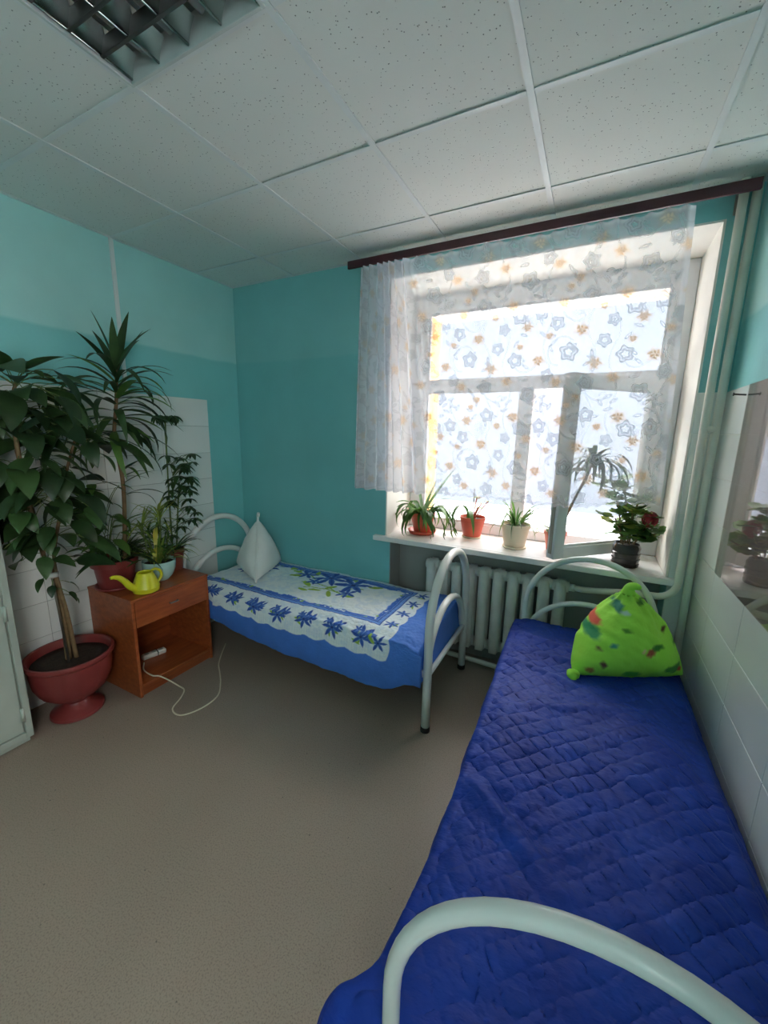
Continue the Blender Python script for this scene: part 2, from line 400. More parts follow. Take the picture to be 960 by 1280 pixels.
# ---- window
win = tag(obj('window_1', None, None, (0, 0, 0)), kind='structure')
y0, y1 = YW, YW + .07
FR = [(WX0, 1.56, y0, y1, WZ0, WZ1), (3.062, WX1, y0, y1, WZ0, WZ1), (1.56, 3.062, y0, y1, 2.49, WZ1), (1.56, 3.062, y0, y1, WZ0, .942),
      (1.56, 3.062, y0, y1, 1.93, 2.008), (2.262, 2.348, y0, y1, .942, 1.93)]
for b in FR: MB().box(*b).build('window_frame', M['pvc'], win, bevel=.004)
for (a0, a1, c0, c1) in ((1.56, 3.062, 2.008, 2.49), (1.56, 2.262, .942, 1.93)):
    MB().box(a0, a1, y0 + .03, y0 + .038, c0, c1).build('pane', M['glass'], win)
    for b in ((a0, a0 + .014, c0, c1), (a1 - .014, a1, c0, c1), (a0 + .014, a1 - .014, c0, c0 + .014), (a0 + .014, a1 - .014, c1 - .014, c1)):
        MB().box(b[0], b[1], y0 + .012, y0 + .03, b[2], b[3]).build('glazing_bead', M['pvc'], win, bevel=.002)
MB().box(3.066, 3.072, y0 - .012, y0, 2.50, 2.545).build('latch', M['gasket'], win)
MB().box(3.045, 3.062, y0 + .02, y0 + .06, .942, 1.93).build('rebate', M['pvc'], win)
# open casement, hinged on the right, swung into the room
SW, SZ0, SZ1 = .70, .905, 1.958
sash = obj('sash', None, win, (3.066, YW - .012, 0), (0, 0, math.radians(46.5)))
# local x runs from the hinge (0) to the free edge (-SW); y+ = outer face
for b in ((-.07, 0, SZ0, SZ1), (-SW, -SW + .07, SZ0, SZ1), (-SW + .07, -.07, SZ0, SZ0 + .07), (-SW + .07, -.07, SZ1 - .07, SZ1)):
    MB().box(b[0], b[1], -.03, .03, b[2], b[3]).build('sash_rail', M['pvc'], sash, bevel=.004)
MB().box(-SW + .07, -.07, -.004, .004, SZ0 + .07, SZ1 - .07).build('sash_pane', M['glass'], sash)
sb = MB()
for b in ((-.084, -.07, SZ0 + .07, SZ1 - .07), (-SW + .07, -SW + .084, SZ0 + .07, SZ1 - .07), (-SW + .084, -.084, SZ0 + .07, SZ0 + .082), (-SW + .084, -.084, SZ1 - .082, SZ1 - .07)):
    sb.box(b[0], b[1], -.018, -.004, b[2], b[3])
sb.build('sash_bead', M['pvc'], sash)
MB().box(-SW - .003, -SW, -.012, .012, SZ0 + .03, SZ1 - .03).build('espagnolette', M['steel'], sash)
hb = MB().box(-SW + .018, -SW + .048, -.042, -.03, 1.40, 1.47); hb.box(-SW + .026, -SW + .14, -.062, -.044, 1.428, 1.446)
hb.build('sash_handle', M['steel'], sash, bevel=.003)
sill = MB().box(1.362, 3.235, -.052, -.012, .835, .872); sill.box(1.451, 3.175, -.012, YW, .835, .872)
sill.build('window_sill', M['sill'], win, bevel=.004)

# outside: snowy ground and a facade added to darken the view behind the curtain
tag(MB().box(-30, 40, -40, 60, -1.4, -1.2).build('ground', M['snow']), kind='structure')

tag(MB().box(-22, 27, 14, 15, -1.2, 7.6).build('added_yard_wall', M['facade']), 'blank blue grey building wall added across the yard to dim the view', 'building')
# clear sheet over the right-hand tiles
sh = thing('wall_protector', 'clear glossy plastic sheet fixed over the white tiles of right wall', 'wall panel', (0, 0, 0))
MB().box(XR - .0135, XR - .0105, -2.6, -.352, 1.026, 1.842).build('sheet', M['acrylic'], sh)
for y in (-.33,):
    t = MB().tube([(XR - .0135, y, 1.803), (XR - .055, y - .004, 1.806)], .0035, 8); t.tube([(XR - .055, y - .004, 1.806), (XR - .058, y - .004, 1.806)], .0075, 10)
    tag(t.build('nail', M['gasket']), 'small dark nail sticking out near top of right tiled wall', 'nail')

# ================================================================== HEATING
rad = thing('radiator', 'white cast iron radiator in the niche under the window sill', 'radiator', (1.745, .095, 0))
def rad_section():
    m = MB(); s = .096
    for yy in (-.042, .042):
        prof = [(.002, .12), (.022, .125), (.027, .16), (.027, .66), (.022, .70), (.002, .715)]
        vs = []; n = 10
        for r, z in prof:
            for k in range(n):
                th = 2 * PI * k / n; vs.append((s / 2 + 1.05 * r * math.cos(th) * 1.25, yy + r * math.sin(th) * .95, z))
        fs = [(i * n + k, i * n + (k + 1) % n, (i + 1) * n + (k + 1) % n, (i + 1) * n + k) for i in range(len(prof) - 1) for k in range(n)]
        m.add(vs, fs)
    for z in (.155, .68):
        m.tube([(0, 0, z), (.012, 0, z), (.02, 0, z), (s - .02, 0, z), (s - .012, 0, z), (s, 0, z)], [.034, .034, .042, .042, .034, .034], 12)
        m.box(.022, s - .022, -.06, .06, z - .032, z + .032)
    return m.mesh('radiator_section', M['radiator'], True)
rs = rad_section()
for k in range(10): obj('radiator_section', rs, rad, (k * .096, 0, 0))
for z in (.155, .68): MB().tube([(.96, 0, z), (.995, 0, z)], .024, 10).build('end_plug', M['radiator'], rad, True)
pipes = thing('heating_pipes', 'white painted heating risers and branch pipes in the right corner', 'pipe', (3.25, -.06, 0))
def ptube(name, pts, r, n=12):
    return MB().tube([Vector(p) - Vector((3.25, -.06, 0)) for p in pts], r, n).build(name, M['paint_white'], pipes, True)
ptube('riser', [(3.222, -.062, H - .003), (3.221, -.062, 1.9), (3.224, -.062, .86)] + [(3.224 - .09 * (1 - math.cos(a)), -.062, .86 - .09 * math.sin(a)) for a in np.linspace(.2, PI / 2, 7)] + spline([(3.05, -.062, .768), (2.95, -.05, .75), (2.80, .04, .70), (2.74, .09, .682)], 4), .0185)
ptube('riser', [(3.270, -.055, H - .003), (3.270, -.055, 1.0), (3.272, -.055, .0)], .0185)
ptube('bypass', [(3.224, -.062, 1.663), (3.272, -.056, 1.663)], .017)
ptube('return_pipe', [(2.73, .095, .155), (2.80, .08, .13), (2.9, -.02, .11), (3.27, -.05, .10)], .0165)
ptube('floor_pipe', [(1.55, .03, .05), (2.2, .02, .048), (2.9, -.03, .05), (3.27, -.055, .06)], .0165)

# ================================================================== CURTAIN ROD AND SHEER
YR = -.115
rod = thing('curtain_cornice', 'dark maroon wooden curtain cornice board hung below ceiling over window', 'curtain rod', (2.22, YR, 2.67))
MB().box(-1.035, 1.048, -.012, .004, .0, .046).build('cornice_board', M['maroon_rod'], rod, bevel=.002)
MB().box(-1.03, 1.045, .004, .032, .034, .046).build('rail', M['plastic_white'], rod)
for x in (-.85, 1.0):
    b = MB().box(x - .012, x + .012, .032, .114, .036, .044); b.box(x - .016, x + .016, .108, .114, -.04, .044)
    b.build('bracket', M['steel'], rod, bevel=.001)

def sheer_print(X, Z):
    """orange blossoms, grey outlined blossoms, leaves and tendrils; repeats every .56 x .62 m"""
    TX, TZ = .56, .60
    orange = np.zeros_like(X); grey = np.zeros_like(X)
    def loc(cx, cz):
        dx = (X - cx + TX / 2) % TX - TX / 2; dz = (Z - cz + TZ / 2) % TZ - TZ / 2; return dx, dz
    r = np.random.default_rng(5)
    for cx, cz, rad in [(.06, .52, .044), (.14, .40, .036), (.20, .22, .042), (.02, .12, .036), (.33, .50, .040), (.42, .36, .044), (.30, .10, .036), (.49, .19, .042), (.40, .02, .032), (.52, .47, .030), (.26, .34, .028), (.10, .30, .026), (.36, .58, .026)]:
        dx, dz = loc(cx, cz); d = np.hypot(dx, dz * 1.15); th = np.arctan2(dz, dx)
        R = rad * (1 + .18 * np.cos(6 * th + cx * 40))
        orange = np.maximum(orange, (1 - sstep(.35, 1.15, d / R)) * (.72 + .28 * np.cos(d / rad * 8 + 3 * np.sin(3 * th))))
    for cx, cz, rad in [(.10, .46, .038), (.215, .47, .034), (.07, .23, .036), (.15, .04, .038), (.36, .25, .040), (.46, .53, .034), (.30, .40, .032), (.45, .09, .034), (.53, .30, .030), (.25, .14, .028), (.01, .40, .028)]:
        dx, dz = loc(cx, cz); d = np.hypot(dx, dz); th = np.arctan2(dz, dx)
        R = rad * (1 + .16 * np.cos(5 * th + cx * 50)); q = d / R
        ring = np.exp(-((q - 1) / .14) ** 2) + .8 * np.exp(-((q - .55) / .13) ** 2) + .35 * (q < 1)
        grey = np.maximum(grey, np.clip(ring, 0, 1))
    for cx, cz, rad in [(.15, .44, .045), (.42, .46, .04)]:
        dx, dz = loc(cx, cz); d = np.hypot(dx, dz)
        grey = np.maximum(grey, .75 * np.exp(-(d / rad) ** 2) * (.7 + .3 * np.sin(dx * 900) * np.sin(dz * 900)))
    for k in range(46):
        cx, cz, a = r.random() * TX, r.random() * TZ, r.random() * PI
        dx, dz = loc(cx, cz); u = dx * math.cos(a) + dz * math.sin(a); v = -dx * math.sin(a) + dz * math.cos(a)
        q = np.hypot(u / .020, v / .0075)
        grey = np.maximum(grey, np.clip(np.exp(-((q - .9) / .3) ** 2) + .4 * (q < .9) * (np.abs(v) > .0012), 0, 1) * .95)
    def tendril(pts, wd=.0034):
        nonlocal grey
        for px, pz in pts:
            dx, dz = loc(px, pz)
            m = (np.abs(dx) < .008) & (np.abs(dz) < .008)
            grey[m] = np.maximum(grey[m], .8 * np.exp(-((np.hypot(dx[m], dz[m])) / wd) ** 2))
    for cx, cz, s_, f in [(.12, .18, 1, 1), (.40, .42, -1, 1), (.30, .20, 1, -1), (.52, .02, -1, 1)]:
        t = np.linspace(0, 1, 150)
        rr = .012 + .075 * t; th = 1.2 + s_ * t * 4.6
        tendril(np.stack([cx + rr * np.cos(th), cz + f * rr * np.sin(th) + .07 * t], 1))
    for cx in (.02, .25, .47):
        t = np.linspace(0, TZ, 230); tendril(np.stack([cx + .022 * np.sin(t * 2 * PI / TZ * 2 + cx * 20), t], 1), .0030)
    return orange, grey

def build_sheer():
    nu, nv = 620, 480
    u = np.linspace(0, 1, nu)[:, None] * np.ones((1, nv)); v = np.ones((nu, 1)) * np.linspace(0, 1, nv)[None]   # v: 0 top .. 1 hem
    # cloth coordinate s along the rod; the left fifth of the rod takes a lot of cloth in pleats
    g = .34
    gath = 1 - sstep(g - .02, g + .06, u)
    xt = np.where(u < g, 1.285 + (1.60 - 1.285) * u / g, 1.60 + (3.045 - 1.60) * (u - g) / (1 - g))
    xb = np.where(u < g, 1.245 + (1.765 - 1.245) * u / g, 1.765 + (3.085 - 1.765) * (u - g) / (1 - g))
    e = v ** .9
    x = xt * (1 - e) + xb * e
    pl = np.sin(u / g * 2 * PI * 7 + 1.1 * np.sin(u * 31) + .5 * v) * (.020 + .018 * v)
    fl = .008 * np.sin(x * 14 + 1.3 * v) + .006 * np.sin(x * 31 + 2.0) * (1 - .5 * v)
    y = YR - .004 + gath * pl - .02 * gath * v + (1 - gath) * fl
    # pushed out where the open sash leans against it
    y -= .045 * np.exp(-((x - 2.60) / .28) ** 2) * sstep(.15, .42, v)
    hem = 1.222 + .05 * sstep(2.65, 3.05, xb) + .012 * np.abs(np.sin(xb * 2 * PI / .11)) * (1 - .5 * gath)
    head = 2.668 - .014 * np.abs(np.sin(xt * 2 * PI / .14)) * (1 - gath)
    z = head * (1 - v) + hem * v
    X = np.where(u < g, u / g * 1.1, 1.1 + xt - 1.60); Z = z - 1.2
    o, gr = sheer_print(X, Z)
    border = np.exp(-((z - hem - .012) / .006) ** 2) + .6 * np.exp(-((z - hem - .05) / .012) ** 2) * (.5 + .5 * np.sin(X * 220))
    edge = sstep(.985, .992, u) + (1 - sstep(.0, .012, u))
    gr = np.maximum(gr, np.clip(border, 0, 1) * .7)
    dens = .42 * gath * (.6 + .4 * np.abs(np.cos(u / g * PI * 7))) + .35 * edge + .25 * (1 - sstep(.0, .02, v))
    n = NT('sheer_tulle'); n.n.remove(n.b)
    at = n.new('ShaderNodeVertexColor', layer_name='print'); sp_ = n.new('ShaderNodeSeparateColor'); n.link(at.outputs[0], sp_.inputs[0])
    def mth(op, a, b):
        m = n.new('ShaderNodeMath', operation=op)
        for i, q in enumerate((a, b)):
            if isinstance(q, (int, float)): m.inputs[i].default_value = q
            else: n.link(q, m.inputs[i])
        m.use_clamp = True; return m.outputs[0]
    wv = n.noise(n.coords(), 260, 1)
    base = mth('ADD', sp_.outputs[2], .30)
    base = mth('ADD', base, mth('MULTIPLY', mth('SUBTRACT', wv, .5), .06))
    cov = mth('MAXIMUM', base, mth('MAXIMUM', mth('MULTIPLY', sp_.outputs[0], .80), mth('MULTIPLY', sp_.outputs[1], .69)))
    cov = mth('MINIMUM', cov, .97)
    mixc = lambda fac, a, b: (lambda x: (n.link(fac, x.inputs[0]), n.link(a, x.inputs[6]) if hasattr(a, 'links') else setattr(x.inputs[6], 'default_value', (*a, 1)), setattr(x.inputs[7], 'default_value', (*b, 1)), x.outputs[2])[-1])(n.new('ShaderNodeMix', data_type='RGBA'))
    front = mixc(sp_.outputs[0], (.80, .80, .86), (.80, .74, .70))       # thread colour seen from the room
    front = mixc(sp_.outputs[1], front, (.74, .74, .80))
    back = mixc(sp_.outputs[0], (.80, .80, .86), (.62, .36, .16))        # colour with the light behind it
    back = mixc(sp_.outputs[1], back, (.36, .37, .44))
    tr = n.new('ShaderNodeBsdfTransparent'); n.link(mixc(sp_.outputs[0], (1, 1, 1), (1.0, .60, .28)), tr.inputs[0])
    df = n.new('ShaderNodeBsdfDiffuse'); tl = n.new('ShaderNodeBsdfTranslucent'); n.link(front, df.inputs[0]); n.link(back, tl.inputs[0])
    fm = n.new('ShaderNodeMixShader'); n.link(mth('SUBTRACT', .48, mth('MULTIPLY', mth('MAXIMUM', sp_.outputs[0], sp_.outputs[1]), .26)), fm.inputs[0]); n.link(df.outputs[0], fm.inputs[1]); n.link(tl.outputs[0], fm.inputs[2])
    mx = n.new('ShaderNodeMixShader'); n.link(cov, mx.inputs[0]); n.link(tr.outputs[0], mx.inputs[1]); n.link(fm.outputs[0], mx.inputs[2])
    n.link(mx.outputs[0], n.out.inputs[0])
    me = arr_mesh('sheer_curtain', np.stack([x, y, z], -1), n.m, col=np.stack([o, gr, dens], -1))
    return tag(obj('sheer_curtain', me), 'sheer white floral tulle curtain hanging over the window, bunched at left', 'curtain')
build_sheer()

# ================================================================== BEDS
def make_bed(label, loc, rz, L, R, inner=(.665, .64), r=.0235):
    """local x: head 0 -> foot L; y across"""
    t = thing('hospital_bed', label, 'bed', loc, rz, 'white tubular hospital beds')
    def arch(x, top, half, rise, leg0):
        pts = [(x, -half, leg0), (x, -half, (leg0 + top - rise) / 2), (x, -half, top - rise)]
        pts += [(x, -half * math.cos(a), top - rise + rise * math.sin(a)) for a in np.linspace(0, PI, 29)[1:-1]]
        pts += [(x, half, top - rise), (x, half, (leg0 + top - rise) / 2), (x, half, leg0)]
        return pts
    for nm, x in (('head', 0), ('foot', L)):
        MB().tube(arch(x, .947 - r + .01, R, R + .005, .028), r, 14).build(nm + '_arch', M['bed_metal'], t, True)
        it = inner[0] if x == 0 else inner[1]
        MB().tube(arch(x + (.012 if x == 0 else -.012), it, R - .018, R - .05, .30), r * .9, 12).build(nm + '_inner_arch', M['bed_metal'], t, True)
        MB().tube([(x, -R, .335), (x, R, .335)], .015, 10).build('crossbar', M['bed_metal'], t, True)
        for s in (-1, 1):
            MB().tube([(x, s * R, .0), (x, s * R, .03)], r * 1.12, 14).build('foot_cap', M['rubber'], t, True)
    for s in (-1, 1):
        MB().box(.02, L - .02, s * R - .012, s * R + .012, .325, .365).build('side_rail', M['bed_metal'], t, bevel=.003)
    for k in range(12):
        x = .08 + (L - .16) * k / 11
        MB().box(x - .02, x + .02, -R + .012, R - .012, .345, .352).build('base_slat', M['steel'], t)
    return t
RXH, RXF = 2.812, 2.852
RH, RFt = Vector((RXH, -.125, 0)), Vector((RXF, -2.055, 0))
RL = (RFt - RH).length; RRZ = math.atan2((RFt - RH).y, (RFt - RH).x)
make_bed('white tubular bed against tiled wall under the plain navy quilt', RH, RRZ, RL, .335, (.675, .585), .0168)
LBX, LBY, LL = .125, -.388, 1.958
make_bed('white tubular bed along the window wall under the flowered bedspread', (LBX, LBY, 0), 0, LL, .345)
def rbox(name, a, b, c, label, loc, rz, m, cat):
    o = MB().box(0, a, -b / 2, b / 2, 0, c).build(name, m, None, bevel=.03); o.location = loc; o.rotation_euler = (0, 0, rz); smooth_by_angle(o, 50)
    return tag(o, label, cat)
d = (RFt - RH).normalized()
rbox('mattress', RL - .09, .64, .135, 'pale striped mattress edge showing under navy quilt', RH + d * .035 + Vector((0, 0, .353)), RRZ, M['ticking'], 'mattress')
rbox('mattress', LL - .13, .68, .135, 'mattress hidden under the flowered blue bedspread', (LBX + .035, LBY, .353), 0, M['mattress'], 'mattress')

# ---- navy quilted blanket (local frame of the right bed: x along, y across; y- is the wall side? see below)
def navy_quilt():
    # a: along bed 0..1 ; b: across from room side (0) to wall side (1)
    na, nb = 460, 300
    A = np.linspace(0, 1, na)[:, None] * np.ones((1, nb)); B = np.ones((na, 1)) * np.linspace(0, 1, nb)[None]
    yb = -.158 - A * (2.085 - .158)
    # cross profile by arc length
    xl = 2.452 + .035 * sstep(0, .8, A) - .02 * sstep(.75, 1, A)      # top edge, room side
    xr = 3.185 + .03 * A
    s = B * 1.12 - .16                                                 # metres from the room-side top edge
    width = xr - xl
    rc = .05
    x = np.where(s < 0, xl - .012 - .10 * s * s * 2, np.where(s > width, xr + .018, xl + s))
    ztop = .515 - .02 * A
    z = np.full_like(x, 0.) + ztop
    left = np.clip(-s, 0, None); right_ = np.clip(s - width, 0, None)
    z -= left * .95 + right_ * .93
    x = x + np.minimum(right_, .08) * .55
    # soften shoulders
    z -= .022 * np.exp(-(s / .05) ** 2) + .022 * np.exp(-((s - width) / .05) ** 2)
    z -= .015 * sstep(width - .2, width, s)
    S = s; Y = yb
    # diamond quilting
    q = .085
    wx = .010 * nz(S, Y, 90, 2, 7); wy = .010 * nz(S, Y, 91, 2, 7)
    p1 = (S + wx + Y + wy) / q; p2 = (S + wx - Y - wy) / q
    dl = np.minimum(np.abs(p1 - np.round(p1)), np.abs(p2 - np.round(p2)))
    puff = .0042 * (1 - np.exp(-(dl / .12) ** 2)) * (.55 + .45 * sstep(-.4, .5, nz(S, Y, 92, 2, 4)))
    crump = .0042 * np.abs(nz(S + .6 * Y, Y - .3 * S, 3, 3, 30)) + .0045 * nz(S * .7, Y * 1.3, 8, 2, 15) + .0022 * nz(S * 1.6 + Y, Y * .8, 6, 2, 60)
    fold = .016 * nz(S, Y * .8 + S * .5, 21, 2, 3.2) + .010 * np.abs(nz(S * .7 - Y * .9, S + Y * .4, 33, 2, 5))
    # big slanting fold near the middle of the room side
    fx = (S - .10) * .6 + (Y + 1.52) * .8
    fold += .022 * np.exp(-(fx / .03) ** 2) * np.exp(-((S - .16) / .16) ** 2) - .014 * np.exp(-((fx - .05) / .03) ** 2) * np.exp(-((S - .16) / .16) ** 2)
    for (yy, ss, amp, wd, sl) in ((-.42, .2, .016, .022, .25), (-.55, .28, .014, .02, .1), (-.95, .25, .010, .025, -.5), (-1.2, .45, .008, .03, .4), (-.72, .2, .012, .02, .35)):
        f2 = (Y - yy) + sl * (S - ss); fold += amp * np.exp(-(f2 / wd) ** 2) * np.exp(-((S - ss) / .22) ** 2)
    z = z + puff + crump + fold
    # room side hangs and flares at the foot corner
    hang = sstep(.0, -.12, s) if False else np.clip(-s / .16, 0, 1)
    x = x - hang * (.01 + .02 * np.sin(Y * 9) ** 2) - hang * .03 * np.exp(-((Y + 2.05) / .06) ** 2)
    flare = np.exp(-((Y + 2.075) / .06) ** 2) * np.exp(-((s + .03) / .12) ** 2)
    x = x - .085 * flare; z = z - .02 * flare
    # foot end drops behind the arch
    drop = sstep(.975, 1.0, A); z = z - .06 * drop
    n = NT('navy_quilted_cotton'); co = n.coords()
    c = n.ramp(n.noise(co, 6, 3), [(0.3, s2l((14, 46, 138))), (0.7, s2l((24, 62, 160)))]); n.link(c, n.b.inputs['Base Color'])
    n.b.inputs['Roughness'].default_value = .6; n.b.inputs['Specular IOR Level'].default_value = .3
    mp = n.new('ShaderNodeMapping'); mp.inputs['Rotation'].default_value = (0, 0, .7); mp.inputs['Scale'].default_value = (1, 2.4, 1); n.link(co, mp.inputs[0])
    n.bump(n.noise(mp.outputs[0], 48, 3, .55), .40, .006)
    me = arr_mesh('navy_quilt', np.stack([x, yb + .012 * nz(S, Y, 5, 2, 4), z], -1)[:, ::-1], n.m)
    o = tag(obj('quilted_blanket', me), 'plain navy blue diamond quilted blanket covering the bed by tiled wall', 'blanket')
    sol = o.modifiers.new('thick', 'SOLIDIFY'); sol.thickness = .012; sol.offset = -1
    return o
navy_quilt()
# rolled hem lump at the foot corner of the navy quilt belongs to the quilt

# ---- flowered bedspread
def flowered_spread():
    na, nb = 560, 330
    A = np.linspace(0, 1, na)[:, None] * np.ones((1, nb)); B = np.ones((na, 1)) * np.linspace(0, 1, nb)[None]
    x0, x1 = .165, 2.064
    x = x0 + A * (x1 - x0)
    yf, yk = -.752, -.012                                # room side, wall side edges of the top
    W = yk - yf
    s = B * (W + .30 + .12) - .30                        # 0 at room-side top edge, negative hangs down
    sag = .07 * np.sin(np.clip((x - .2) / 1.8, 0, 1) * PI * .9 + .25) * 0
    y = np.where(s < 0, yf - .018 - .03 * np.sin(np.clip(-s / .3, 0, 1) * PI * .8), np.where(s > W, yk + .004, yf + s))
    z = .516 - np.clip(-s, 0, None) * (1.0) - np.clip(s - W, 0, None) * .9
    z = z - .018 * np.exp(-(s / .045) ** 2) - .018 * np.exp(-((s - W) / .045) ** 2)
    # deeper hang towards the foot, gathered up at the head
    hangf = np.clip(-s / .30, 0, 1)
    z = z + hangf * (.075 - .085 * sstep(.3, 1.5, x) + .10 * sstep(1.82, 2.06, x))
    z = z + .008 * nz(x, s, 41, 3, 11) + .0045 * np.abs(nz(x, s, 42, 2, 34)) + .012 * nz(x, s, 44, 2, 3)
    y = y + np.where(s < 0, .012 * nz(x, s * .4, 45, 2, 7), 0)
    y = np.where(x < .50, np.maximum(y, -.775), y)          # clear of the nightstand
    # foot end turns down a little behind the arch
    fe = sstep(2.03, 2.064, x); z = z - .02 * sstep(1.95, 2.05, x) - .17 * fe ** 1.5 * (s > -.02)
    he = 1 - sstep(.165, .23, x); z = z - .03 * he
    # --- print
    blue = np.array(s2l((66, 118, 205))); blue2 = np.array(s2l((98, 142, 214))); white = np.array(s2l((226, 234, 238))); navy = np.array(s2l((32, 66, 150)))
    deep = np.array(s2l((44, 92, 178))); green = np.array(s2l((150, 186, 70))); pale = np.array(s2l((186, 208, 232)))
    C = np.ones((na, nb, 3)) * blue
    C *= (1 + .10 * nz(x, s, 50, 3, 14))[..., None]
    t = s                                                  # metres in from the room-side edge
    fx0, fx1 = .10, 1.86                                   # white field extents
    scal = .018 * np.abs(np.sin(x * PI / .145)); scaly = .016 * np.abs(np.sin(t * PI / .13))
    inw = np.minimum(np.minimum(t + .135 + scal - .018, 9), np.minimum(fx1 + scaly - x, 9))
    inw = np.minimum(inw, (W + .02) - t)
    def put(mask, col):
        C[...] = C * (1 - mask[..., None]) + np.asarray(col) * mask[..., None]
    put(sstep(0, .006, inw), white)
    put(.35 * sstep(0, .01, inw) * (nz(x, s, 51, 2, 30) > .15), pale)
    # stripes hanging in the white fringe
    put(.28 * sstep(.005, .02, inw) * (1 - sstep(.05, .08, inw)) * (np.sin(np.where(fx1 - x < t + .135, t, x) * 2 * PI / .018) > .35), pale)
    # blue rectangular band
    cx1 = 1.755; cy0 = .085; cy1 = W - .06
    dband = np.minimum(np.minimum(t - cy0, cx1 - x), cy1 - t)   # >0 inside
    put(sstep(-.002, .003, dband) * (1 - sstep(.068, .080, dband + .010 * nz(x, s, 63, 2, 20))), blue2)
    put(sstep(.040, .044, dband) * (1 - sstep(.066, .078, dband + .012 * nz(x, s, 63, 2, 20))), deep * 1.15)
    put(sstep(.0, .002, dband) * (1 - sstep(.007, .010, dband)), navy)
    put(sstep(.028, .030, dband) * (1 - sstep(.034, .037, dband)), navy)
    dots = (np.abs(dband - .072) < .022) & (nz(x, s, 60, 1, 55) > .55)
    put(.9 * dots, white)
    put(.9 * ((np.abs(dband - .068) < .02) & (nz(x, s, 61, 2, 22) > .42)), green)
    def flower(cx, ct, R, n=6, a0=0., inner=True, stretch=1.0):
        dx = x - cx; dt = (t - ct) * stretch; d_ = np.hypot(dx, dt); th = np.arctan2(dt, dx) + a0
        k = np.abs(((th / (2 * PI) * n) % 1) - .5) * 2           # 0 at petal axis .. 1 between
        lim = R * (1.0 - .62 * (1 - (1 - k)) ** 1.0) * (1 - .0)
        lim = R * (1 - .75 * (1 - np.clip(1 - k * 1.0, 0, 1)))
        m = 1 - sstep(.88, 1.02, d_ / np.maximum(lim, .18 * R))
        put(m, deep)
        put(m * (k < .16) * .75, navy)
        put(m * (k > .45) * .5, blue2 * .9)
        put(1 - sstep(.10, .14, d_ / R), navy * .7)
    def gleaf(cx, ct, L_, a, wd=.3):
        dx = x - cx; dt = t - ct; u_ = dx * math.cos(a) + dt * math.sin(a); v_ = -dx * math.sin(a) + dt * math.cos(a)
        put(1 - sstep(.85, 1.05, np.hypot(u_ / L_, v_ / (L_ * wd))), green * random.uniform(.8, 1.1))
    rr = random.Random(3)
    # border flowers on the white fringe (room side and foot side)
    for k in range(8):
        cx = .26 + k * .205
        if cx > 1.72: continue
        for q in range(3): gleaf(cx + rr.uniform(-.045, .045), -.035 + rr.uniform(-.03, .03), .035, rr.uniform(0, PI), .25)
        flower(cx, -.02 + rr.uniform(-.01, .01), .078, 6, rr.random() * 3)
        flower(cx + .045, .0 , .045, 5, rr.random() * 3); flower(cx - .04, .012 , .035, 5, rr.random() * 3)
    flower(1.80, -.035, .06, 6, .4); gleaf(1.76, -.02, .035, 2.2)
    for ct in (.13, .29, .45, .60):
        for q in range(2): gleaf(1.81 + rr.uniform(-.03, .03), ct + rr.uniform(-.04, .04), .03, rr.uniform(0, PI), .25)
        flower(1.81, ct, .055, 6, rr.random() * 3)
    # the bouquet in the white centre
    for a_, b_ in (((.92, .42), (1.25, .38)), ((1.0, .34), (1.34, .36)), ((1.25, .38), (1.40, .50)), ((.80, .56), (.98, .50))):
        for q in np.linspace(0, 1, 40):
            px = a_[0] + (b_[0] - a_[0]) * q; pt = a_[1] + (b_[1] - a_[1]) * q + .03 * math.sin(q * PI)
            put((np.hypot(x - px, t - pt) < .006).astype(float), green * .9)
    for (px, pt, L_, a_) in ((.80, .50, .06, .3), (.98, .40, .06, 2.6), (1.10, .33, .05, .4), (1.22, .33, .05, 2.2), (1.46, .58, .06, .5), (.92, .62, .05, 1.9), (1.02, .30, .05, 2.9), (1.18, .42, .05, 1.0), (1.36, .35, .05, .3), (.75, .58, .05, 3.0)):
        gleaf(px, pt, L_, a_, .36)
    flower(1.08, .57, .165, 7, .5); flower(1.30, .53, .155, 6, 1.2); flower(.86, .56, .10, 6, .2); flower(1.33, .39, .085, 6, .8); flower(1.0, .46, .075, 5, .4)
    flower(.50, .52, .10, 6, .3); flower(.36, .42, .08, 6, 1.); gleaf(.44, .42, .05, 1.)
    n = NT('flower_print_cotton')
    at = n.new('ShaderNodeVertexColor', layer_name='print'); n.link(at.outputs[0], n.b.inputs['Base Color']); n.b.inputs['Roughness'].default_value = .7
    n.bump(n.noise(n.coords(), 60, 4, .6), .6, .006)
    me = arr_mesh('flowered_spread', np.stack([x, y, z], -1), n.m, col=np.clip(C, 0, 1))
    o = tag(obj('flowered_bedspread', me), 'blue bedspread with white panel of blue flowers on the window wall bed', 'bedspread')
    sol = o.modifiers.new('thick', 'SOLIDIFY'); sol.thickness = .010; sol.offset = -1
    return o
flowered_spread()

